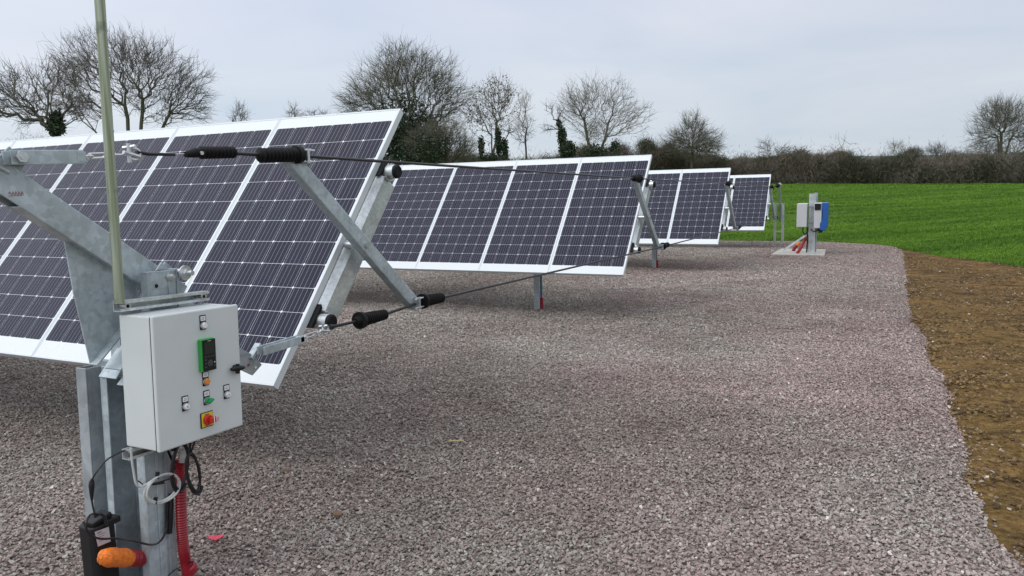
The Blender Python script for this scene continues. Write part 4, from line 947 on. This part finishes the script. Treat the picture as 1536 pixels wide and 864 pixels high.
# keypad display: green housing, black face
c0 = fc(300.5, 508, XF); c1 = fc(322, 551.5, XF); yl, yr, zt_, zb_ = c0.y-.016, c1.y-.012, c0.z-.001, c1.z-.003
b = MB(); b.box((XF+.0005, yl, zb_), (XF+.022, yr, zt_)); disp = part('keypad_housing', b, GREEN, door, bevel=.005)
b = MB(); b.box((XF+.0222, yl+.003, zb_+.003), (XF+.025, yr-.001, zt_-.003)); part('keypad_face', b, BLK, disp, bevel=.001)
w_, h_ = yr-yl, zt_-zb_
b = MB(); b.box((XF+.0252, yl+.12*w_+.003, zb_+.53*h_), (XF+.0256, yr-.12*w_, zb_+.90*h_)); part('screen', b, SCR, disp)
KEY = pbr('grey rubber keys', (.05, .052, .055), .5)
b = MB()
for k in range(4): b.box((XF+.0252, yl+.1*w_+k*.21*w_+.003, zb_+.44*h_), (XF+.0262, yl+.1*w_+k*.21*w_+.14*w_+.003, zb_+.475*h_))
for k in range(3): b.box((XF+.0252, yl+.10*w_+.003, zb_+(.12+.11*k)*h_), (XF+.0262, yl+.24*w_+.003, zb_+(.17+.11*k)*h_))
b.box((XF+.0252, yr-.2*w_, zb_+.13*h_), (XF+.0262, yr-.08*w_, zb_+.19*h_)); part('keys', b, KEY, disp)
b = MB(); cy_, cz_ = (yl+yr)/2+.002, zb_+.25*h_; b.tube([(XF+.0252, cy_, cz_), (XF+.0265, cy_, cz_)], .013, 24); b.tube([(XF+.0265, cy_, cz_), (XF+.028, cy_, cz_)], .0055, 16); part('dial', b, KEY, disp, smooth=True)
b = MB(); b.box((XF+.0252, yr-.17*w_, zb_+.24*h_), (XF+.0264, yr-.11*w_, zb_+.275*h_)); part('indicator', b, WHITE, disp)
b = MB(); b.box((XF+.0251, cy_-.008, zt_-.0095), (XF+.0254, cy_+.009, zt_-.0075)); part('brand_print', b, GCBL, disp)
# main switch: yellow plate, black border, red rotary handle with padlock eye
c = fc(309.5, 629, XF); s_ = .030
b = MB(); b.box((XF+.0005, c.y-s_, c.z-s_), (XF+.004, c.y+s_, c.z+s_)); part('switch_base', b, BLK, door, bevel=.002)
b = MB(); b.box((XF+.004, c.y-s_+.004, c.z-s_+.004), (XF+.0052, c.y+s_-.003, c.z+s_-.003)); part('switch_plate', b, YEL, door)
b = MB(); b.box((XF+.0053, c.y-.012, c.z+s_-.011), (XF+.0055, c.y+.010, c.z+s_-.008)); b.box((XF+.0053, c.y-.014, c.z-s_+.0065), (XF+.0055, c.y+.008, c.z-s_+.009)); part('switch_print', b, INK, door)
b = cyl(c, .021, .0055, .017, 24, .019); part('main_switch_knob', b, RED, door, bevel=.002, smooth=True)
b = MB(); b.box((XF+.017, c.y-.006, c.z-.012), (XF+.036, c.y+.028, c.z+.010)); part('main_switch_grip', b, RED, door, bevel=.004)
b = MB()
for k in (-1, 1): b.tube([(XF+.037, c.y+.012+k*.006, c.z-.010), (XF+.037, c.y+.012+k*.006, c.z+.014)], .0018, 8)
part('padlock_eye', b, WHITE, door)
# wing lock
c = fc(351.5, 552, XF)
b = cyl(c, .013, .0005, .014, 18, .011); part('lock_boss', b, BLK, door, smooth=True)
b = MB(); b.tube([(XF+.018, c.y-.034, c.z+.002), (XF+.018, c.y-.018, c.z+.001), (XF+.018, c.y, c.z), (XF+.018, c.y+.018, c.z-.001), (XF+.018, c.y+.034, c.z-.003)], [.006, .0095, .013, .0095, .006], 12); b.tube([(XF+.018, c.y-.001, c.z-.020), (XF+.018, c.y, c.z), (XF+.018, c.y+.001, c.z+.018)], [.009, .009, .008], 10); part('wing_handle', b, BLK, door, smooth=True)

# ------------------------------------------------------------------ cables, conduit and black box below the cabinet
def spline(ctrl, n=10):
    c = [Vector(p) for p in ctrl]; c = [c[0]*2-c[1]]+c+[c[-1]*2-c[-2]]; out = []
    for i in range(1, len(c)-2):
        for k in range(n):
            t = k/n; a, b_, c_, d_ = c[i-1], c[i], c[i+1], c[i+2]
            out.append(.5*((2*b_)+(c_-a)*t+(2*a-5*b_+4*c_-d_)*t*t+(3*b_-a-3*c_+d_)*t**3))
    out.append(c[-2]); return out
def q3(px, py, X): return at_x(px, py, X)
b = MB(); pts = spline([q3(269, 688, -2.46), q3(271, 730, -2.46), q3(272, 780, -2.46), q3(275, 820, -2.455), q3(279, 846, -2.445), q3(284, 880, -2.42)], 24)
b.tube(pts, [.0225 if i % 2 else .0185 for i in range(len(pts))], 16, True)
pc = q3(284, 853, -2.44); b.tube([pc+Vector((0, -.004, .016)), pc+Vector((0, 0, .010)), pc+Vector((0, .004, -.016)), pc+Vector((0, .005, -.022))], [.022, .028, .028, .022], 18)
solo('flexible_conduit', b, CONDR, 'red corrugated conduit running down the mast to the gravel', 'conduit', pts[-1], 'red conduits in the foreground', smooth=True)
b = MB(); q = q3(276, 686, -2.44); b.tube([q+Vector((0, 0, .03)), q+Vector((0, 0, -.015))], [.017, .023], 14)
cr = solo('conduit_wrap', b, pbr('clear plastic wrap', (.55, .5, .48), .25, 0, .2, 30, .6, 40), 'crumpled clear wrap on the top end of the red conduit', 'plastic wrap', q, smooth=True)
# orange taped horizontal stub
cs = thing('conduit_stub', 'red conduit stub with its open end wrapped in orange tape', 'conduit', (-2.56, 1.9, .22), 'red conduits in the foreground')
A_, B_, C_ = Vector((-2.575, 1.945, at_x(228, 846, -2.56).z)), q3(187, 837, -2.53), q3(154, 835, -2.49)
pts = [A_.lerp(B_, k/16) for k in range(17)]
b = MB(); b.tube(pts, [.0325 if i % 2 else .0275 for i in range(17)], 16); part('conduit', b, CONDR, cs)
b = MB(); ks = [-.12, -.05, .05, .15, .28, .42, .56, .68, .80, .90, .97, 1.04, 1.08]; rs = [.0330, .0335, .0345, .0335, .0345, .033, .0350, .0345, .0320, .0300, .024, .016, .008]
b.tube([B_.lerp(C_, k) for k in ks], rs, 22)
for i, v in enumerate(b.v): b.v[i] = tuple(Vector(v)+Vector((rnd.uniform(-1, 1), rnd.uniform(-1, 1), rnd.uniform(-1, 1)))*.0017)
part('orange_tape', b, TAPE, cs)
# grey coil
def coil(cx, cy, X, rx, ry, turns, rad, mat, lab, cat, tail=None, tilt=0, gap=.004, nm='coiled_cable', grp=None, ties=()):
    c = at_x(cx, cy, X); s = (at_x(cx+1, cy, X).y-c.y); sz = (c.z-at_x(cx, cy+1, X).z); b = MB(); pts = []; n = int(turns*28)
    for i in range(n+1):
        a = 2*PI*i/28+1.9; k = 1+.05*math.sin(i*.13)+.13*(i/n-.5); u_, v_ = math.cos(a)*rx*k, math.sin(a)*ry*k
        pts.append(Vector((X+gap*math.sin(i*.37)+i/n*.008, c.y+(u_*math.cos(tilt)-v_*math.sin(tilt))*s, c.z+(u_*math.sin(tilt)+v_*math.cos(tilt))*sz)))
    if tail: pts = spline([at_x(x_, y_, X) for x_, y_ in tail]+[pts[0]], 8)[:-1]+pts
    b.tube(pts, rad, 8); o = thing(nm, lab, cat, c, grp); part('cable_loop', b, mat, o, smooth=True)
    for (tx, ty, mt) in ties:
        b = MB(); q = at_x(tx, ty, X+.004); b.tube([q+Vector((0, -.003, -.012)), q+Vector((0, .003, .012))], .0075, 8); part('cable_tie', b, mt, o, smooth=True)
    return o
coil(243, 732, -2.40, 26, 20, 3.4, .0042, GCBL, 'grey cable coil hanging on the mast below the cabinet', 'cable coil', tail=[(196, 672), (200, 705), (208, 730)], tilt=-.14, ties=((236, 713, BLK), (233, 751, BLK)), grp='coiled spare cables below the cabinet')
coil(269, 700, -2.40, 12, 34, 2.6, .0052, BCBL, 'thick black cable coil hanging in front of the red conduit', 'cable coil', tail=[(262, 662), (258, 675)], tilt=-.15, grp='coiled spare cables below the cabinet')
coil(289, 710, -2.36, 9, 31, 2.6, .0052, BCBL, 'black cable coil hanging under the cabinet\'s right corner', 'cable coil', tail=[(285, 664), (284, 680)], tilt=.12, grp='coiled spare cables below the cabinet')
b = MB(); b.tube([q3(293, 660, -2.33), q3(285, 683, -2.36)], .0035, 8); solo('cable', b, BCBL, 'short thin black cable leaving the cabinet floor at its right end', 'cable', q3(285, 683, -2.36), smooth=True)
b = MB(); b.tube(spline([q3(204, 672, -2.47), q3(186, 676, -2.48), q3(160, 690, -2.49), q3(142, 712, -2.50), q3(137, 728, -2.52), q3(138, 752, -2.52), q3(143, 775, -2.52)], 10), .0032, 8)
cab_l = thing('power_lead', 'thin black power lead with an inline plug arching down to the black box', 'cable', q3(137, 728, -2.52)); part('lead', b, BCBL, cab_l, smooth=True)
b = MB(); b.tube([q3(138, 718, -2.52), q3(137.6, 723, -2.52), q3(137.4, 729, -2.52), q3(137.4, 738, -2.52), q3(137.8, 750, -2.52)], [.004, .0095, .0105, .008, .0045], 10); part('inline_plug', b, BLK, cab_l, smooth=True)
b = MB(); b.tube(spline([q3(143, 775, -2.52), q3(150, 771, -2.54), q3(157, 776, -2.54), q3(160, 788, -2.54)], 8), .0055, 8); part('lead_end', b, BCBL, cab_l, smooth=True)
b = MB(); b.tube(spline([q3(150, 770, -2.52), q3(136, 772, -2.54), q3(129, 785, -2.53), q3(133, 800, -2.53), q3(150, 808, -2.53), q3(175, 807.5, -2.54), q3(200, 811, -2.50), q3(225, 817, -2.48), q3(240, 812, -2.455), q3(249, 795, -2.475), q3(251, 765, -2.48)], 10), .0040, 8)
solo('cable', b, BCBL, 'black cable looping over the black box and across the mast post', 'cable', q3(150, 808, -2.53), smooth=True)
b = MB(); b.tube([q3(207, 721, -2.485), q3(216, 728, -2.48), q3(236, 724, -2.478), q3(262, 716, -2.485)], .0025, 6); b.tube([q3(222, 727, -2.48), q3(234, 726, -2.478), q3(246, 724, -2.478)], .0045, 8); b.tube([q3(240, 663, -2.38), q3(252, 676, -2.48), q3(258, 690, -2.44), q3(262, 704, -2.44)], .0048, 8); solo('cable', b, BCBL, 'thin black cable strapped across the mast behind the grey coil', 'cable', q3(216, 728, -2.48), smooth=True)
b = MB(); b.tube([q3(256, 740, -2.485), q3(256, 745, -2.482), q3(255, 780, -2.482), q3(254, 800, -2.482)], [.006, .0105, .011, .010], 10)
b.tube([q3(251, 752, -2.48), q3(250, 800, -2.48)], .006, 8); solo('cable_sleeve', b, BLK, 'short black cable sleeve standing against the mast flange', 'cable sleeve', q3(254, 800, -2.482), smooth=True)
b = MB(); b.tube(spline([q3(250, 868, -2.49), q3(258, 858, -2.47), q3(275, 848, -2.48), q3(290, 842, -2.38)], 8), .0028, 6); solo('cable', b, BCBL, 'thin black cable crossing the foot of the red conduit', 'cable', q3(258, 858, -2.47), smooth=True)
# black box (transformer) with printed label
bx = thing('power_supply', 'black boxy power supply with a silver printed label hanging on the mast', 'power supply', at_x(150, 850, -2.42))
f0 = at_x(138, 797, -2.58); f1 = at_x(171, 788, -2.58)
b = MB(); yl, yr = f0.y+.002, f1.y+.014; zt_ = f0.z+.004; b.prism([(-2.67, yl+.01), (-2.66, yl), (-2.605, yl), (-2.587, yl+.006), (-2.58, yl+.02), (-2.58, yr-.02), (-2.587, yr-.006), (-2.605, yr), (-2.67, yr)], lambda p, t: (p[0], p[1], zt_+(p[1]-yl)*.05 if t else zt_-.26)); part('housing', b, BLK, bx, bevel=.006)
b = MB(); b.box((-2.66, yr-.05, zt_-.012), (-2.572, yr+.012, zt_+.012)); b.obar((-2.62, yl+.012, zt_+.008), (-2.62, yr-.01, zt_+.024), .06, .02); part('lid', b, BLK, bx, bevel=.004)
l0, l1, l2, l3 = [at_x(*p, -2.5795) for p in ((142, 798), (163, 790), (166, 812), (147, 820))]
b = MB(); n_ = Vector((.0006, 0, 0)); b.add([l0, l1, l2, l3, l0+n_, l1+n_, l2+n_, l3+n_], [(0, 1, 2, 3), (7, 6, 5, 4), (0, 4, 5, 1), (1, 5, 6, 2), (2, 6, 7, 3), (3, 7, 4, 0)]); part('label', b, LABL, bx)
b = MB()
for k in range(5):
    a_, e_ = l0.lerp(l3, .14+.14*k), l1.lerp(l2, .14+.14*k); b.obar(a_.lerp(e_, .12)+n_*1.4, a_.lerp(e_, .45+.35*((k*37) % 10)/10)+n_*1.4, .0004, .0016 if k else .0035)
part('label_print', b, INK, bx)

# ------------------------------------------------------------------ small litter on the gravel
def gp(px, py):
    d = ray(px, py); t = -H/(d.z+.0133*d.y); x, y = d.x*t, d.y*t; return Vector((x, y, float(grav_z(x, y))))
def leafy(px, py, w, l, ang, mat, name, lab, cat, grp=None, th=.003):
    p = gp(px, py); b = MB(); r = random.Random(int(px)); n = 9
    poly = [(math.cos(2*PI*k/n)*l*r.uniform(.75, 1.1), math.sin(2*PI*k/n)*w*r.uniform(.7, 1.1)) for k in range(n)]
    c, s_ = math.cos(ang), math.sin(ang)
    b.prism([(x*c-y*s_, x*s_+y*c) for x, y in poly], lambda q, t: (p.x+q[0], p.y+q[1], p.z+.014+abs(q[0]+q[1])*.25+(th if t else 0)))
    solo(name, b, mat, lab, cat, p, grp)
leafy(325, 823, .022, .042, .5, pbr('torn red plastic', (.62, .045, .09), .4, 0, .2, 60, .3, 40), 'plastic_scrap', 'torn bright red plastic scrap on the gravel beside the mast', 'scrap')
leafy(432, 722, .018, .028, .2, LEAF, 'dead_leaf', 'curled dark brown leaf on the gravel right of the mast', 'leaf', 'dead leaves on the gravel')
leafy(507, 785, .022, .036, -.4, LEAF, 'dead_leaf', 'pale brown flattened leaf near the bottom edge of the gravel', 'leaf', 'dead leaves on the gravel')
p = gp(685, 674); b = MB(); b.tube([p+Vector((-.045, -.02, .016)), p+Vector((.045, .02, .018))], .0045, 6); solo('straw', b, STRAW, 'single pale straw lying in the middle of the gravel', 'straw', p)
p = gp(345, 757); b = MB(); b.tube([p+Vector((-.012, -.05, .016)), p+Vector((.0, 0, .02)), p+Vector((.014, .05, .016))], .004, 6); solo('twig', b, BARK, 'small dark twig on the gravel right of the red conduit', 'twig', p)

# ------------------------------------------------------------------ far end: portal mast, inverter stand
em = thing('end_mast', 'two-legged galvanised end mast like a short ladder behind the farthest table', 'mast', (-2.58, 23.1, gzf(-2.58, 23.1)))
zt_ = H-.69; g0 = gzf(-2.58, 23.1)-.1
for x in (-2.685, -2.47):
    b = MB(); b.box((x-.028, 23.05, g0), (x+.028, 23.056, zt_)); b.box((x+.022, 23.056, g0), (x+.028, 23.15, zt_)); b.box((x-.028, 23.056, g0), (x-.022, 23.15, zt_)); part('leg', b, GALVB, em)
b = MB(); b.box((-2.73, 23.04, zt_), (-2.42, 23.16, zt_+.012)); part('head_plate', b, GALVB, em)
b = MB(); b.box((-2.657, 23.06, H-1.50), (-2.498, 23.10, H-1.47)); part('cross_bar', b, GALVB, em)
b = MB(); b.obar((-2.575, 23.02, H-.09), (-2.575, 23.45, H-1.20), .055, .07); b.tube([(-2.60, 23.02, H-.13), (-2.52, 23.02, H-.13)], .03, 10); solo('end_lever', b, GALVD, 'dark upright lever pivoting in the end mast behind the farthest table', 'lever', (-2.575, 23.2, H-.69))

slab_z = gzf(-1.7, 20)
b = MB(); b.prism_z([(-2.30, 19.2), (-1.10, 19.15), (-1.16, 20.75), (-2.26, 20.8)], slab_z-.05, slab_z+.085); solo('concrete_slab', b, CONC, 'pale concrete slab under the inverter stand', 'slab', (-1.7, 20, slab_z), bevel=.01)
ST = slab_z+.085
st = thing('inverter_stand', 'galvanised steel post with a diagonal brace standing on the concrete slab', 'stand', (-1.45, 19.75, ST), 'none'); del st['group']
b = MB(); b.box((-1.515, 19.7, ST), (-1.36, 19.706, H-.345)); b.box((-1.515, 19.706, ST), (-1.509, 19.80, H-.345)); b.box((-1.366, 19.706, ST), (-1.36, 19.80, H-.325)); b.box((-1.50, 19.66, ST), (-1.455, 19.70, H-.56)); part('post', b, GALVB, st)
b = MB(); b.box((-1.40, 19.82, ST), (-1.33, 19.9, H-.33)); part('back_post', b, GALV, st)
b = MB(); b.obar((-2.13, 19.55, ST+.01), (-1.50, 19.68, H-1.30), .045, .045, (0, 1, 0)); part('brace', b, GALVB, st)
b = MB(); b.box((-1.56, 19.58, ST), (-1.30, 19.92, ST+.012)); part('base_plate', b, GALVB, st)
for zz_ in (H-.66, H-1.06):
    b = MB(); b.box((-1.50, 19.60, zz_), (-1.34, 19.66, zz_+.035)); part('mounting_rail', b, GALVD, st)
b = MB(); b.box((-1.765, 19.42, H-1.14), (-1.535, 19.82, H-.575)); bb_ = solo('junction_cabinet', b, FARCAB, 'pale grey cabinet on the left side of the inverter stand', 'cabinet', (-1.65, 19.6, H-1.14), bevel=.012)
iv = thing('inverter', 'grey inverter with a blue wavy-edged cover on the right side of the stand', 'inverter', (-1.22, 19.6, H-1.2))
b = MB(); b.box((-1.375, 19.42, H-1.165), (-1.205, 19.85, H-.565)); part('housing', b, FARCAB, iv, bevel=.01)
b = MB(); zt_ = H-.56; b.prism([(-1.203, zt_), (-1.07, zt_), (-1.075, H-1.12), (-1.13, H-1.235), (-1.24, H-1.20), (-1.235, H-1.04), (-1.19, H-.97), (-1.185, H-.76), (-1.205, H-.70)], lambda p, t: (p[0], 19.86 if t else 19.405, p[1])); part('cover', b, BLUE, iv, bevel=.008)
b = MB(); b.box((-1.36, 19.40, H-.73), (-1.225, 19.419, H-.58)); part('fan_grille', b, BLK, iv)
b = MB(); b.box((-1.30, 19.5, H-1.25), (-1.17, 19.7, H-1.168)); b.box((-1.26, 19.47, H-1.28), (-1.19, 19.56, H-1.2)); part('connector_block', b, BLK, iv, bevel=.006)
b = MB(); b.tube(spline([(-1.62, 19.6, H-1.14), (-1.63, 19.58, H-1.24), (-1.58, 19.58, H-1.33), (-1.53, 19.6, H-1.25), (-1.52, 19.62, H-1.15)], 6), .014, 8); b.tube([(-1.535, 19.6, H-1.15), (-1.52, 19.63, H-1.5), (-1.535, 19.63, ST+.01)], .016, 8)
solo('cable', b, BCBL, 'black cables dropping from the pale cabinet to the concrete slab', 'cable', (-1.53, 19.6, ST), smooth=True)
b = MB(); b.tube(spline([(-1.28, 19.55, H-1.18), (-1.33, 19.57, H-1.25), (-1.41, 19.6, H-1.24), (-1.45, 19.62, H-1.2)], 6), .014, 8); solo('cable', b, BCBL, 'dark cable bundle between the inverter and its post', 'cable', (-1.35, 19.6, H-1.25), smooth=True)
b = MB(); pts = spline([(-1.735, 19.45, ST+.0), (-1.66, 19.5, ST+.13), (-1.59, 19.55, ST+.30), (-1.545, 19.58, ST+.36)], 10); b.tube(pts, [.040 if i % 2 else .034 for i in range(len(pts))], 12); solo('flexible_conduit', b, CONDR, 'red conduit leaning on the slab against the inverter post', 'conduit', pts[0], 'red conduits at the inverter stand', smooth=True)
cs = thing('conduit_stub', 'red conduit stub with an orange end behind the brace of the inverter stand', 'conduit', (-1.84, 20.1, ST+.2), 'red conduits at the inverter stand')
p0 = at_y(1192, 372, 20.1); p1 = at_y(1196, 368, 20.1); p2 = at_y(1200, 364, 20.1); b = MB(); b.tube([Vector((p0.x-.05, 20.1, ST-.05)), p0, p1], .04, 12); part('conduit', b, CONDR, cs, smooth=True)
b = MB(); b.tube([p1, p2], [.044, .036], 12); part('orange_tape', b, TAPE, cs, smooth=True)
bpy.context.view_layer.update()
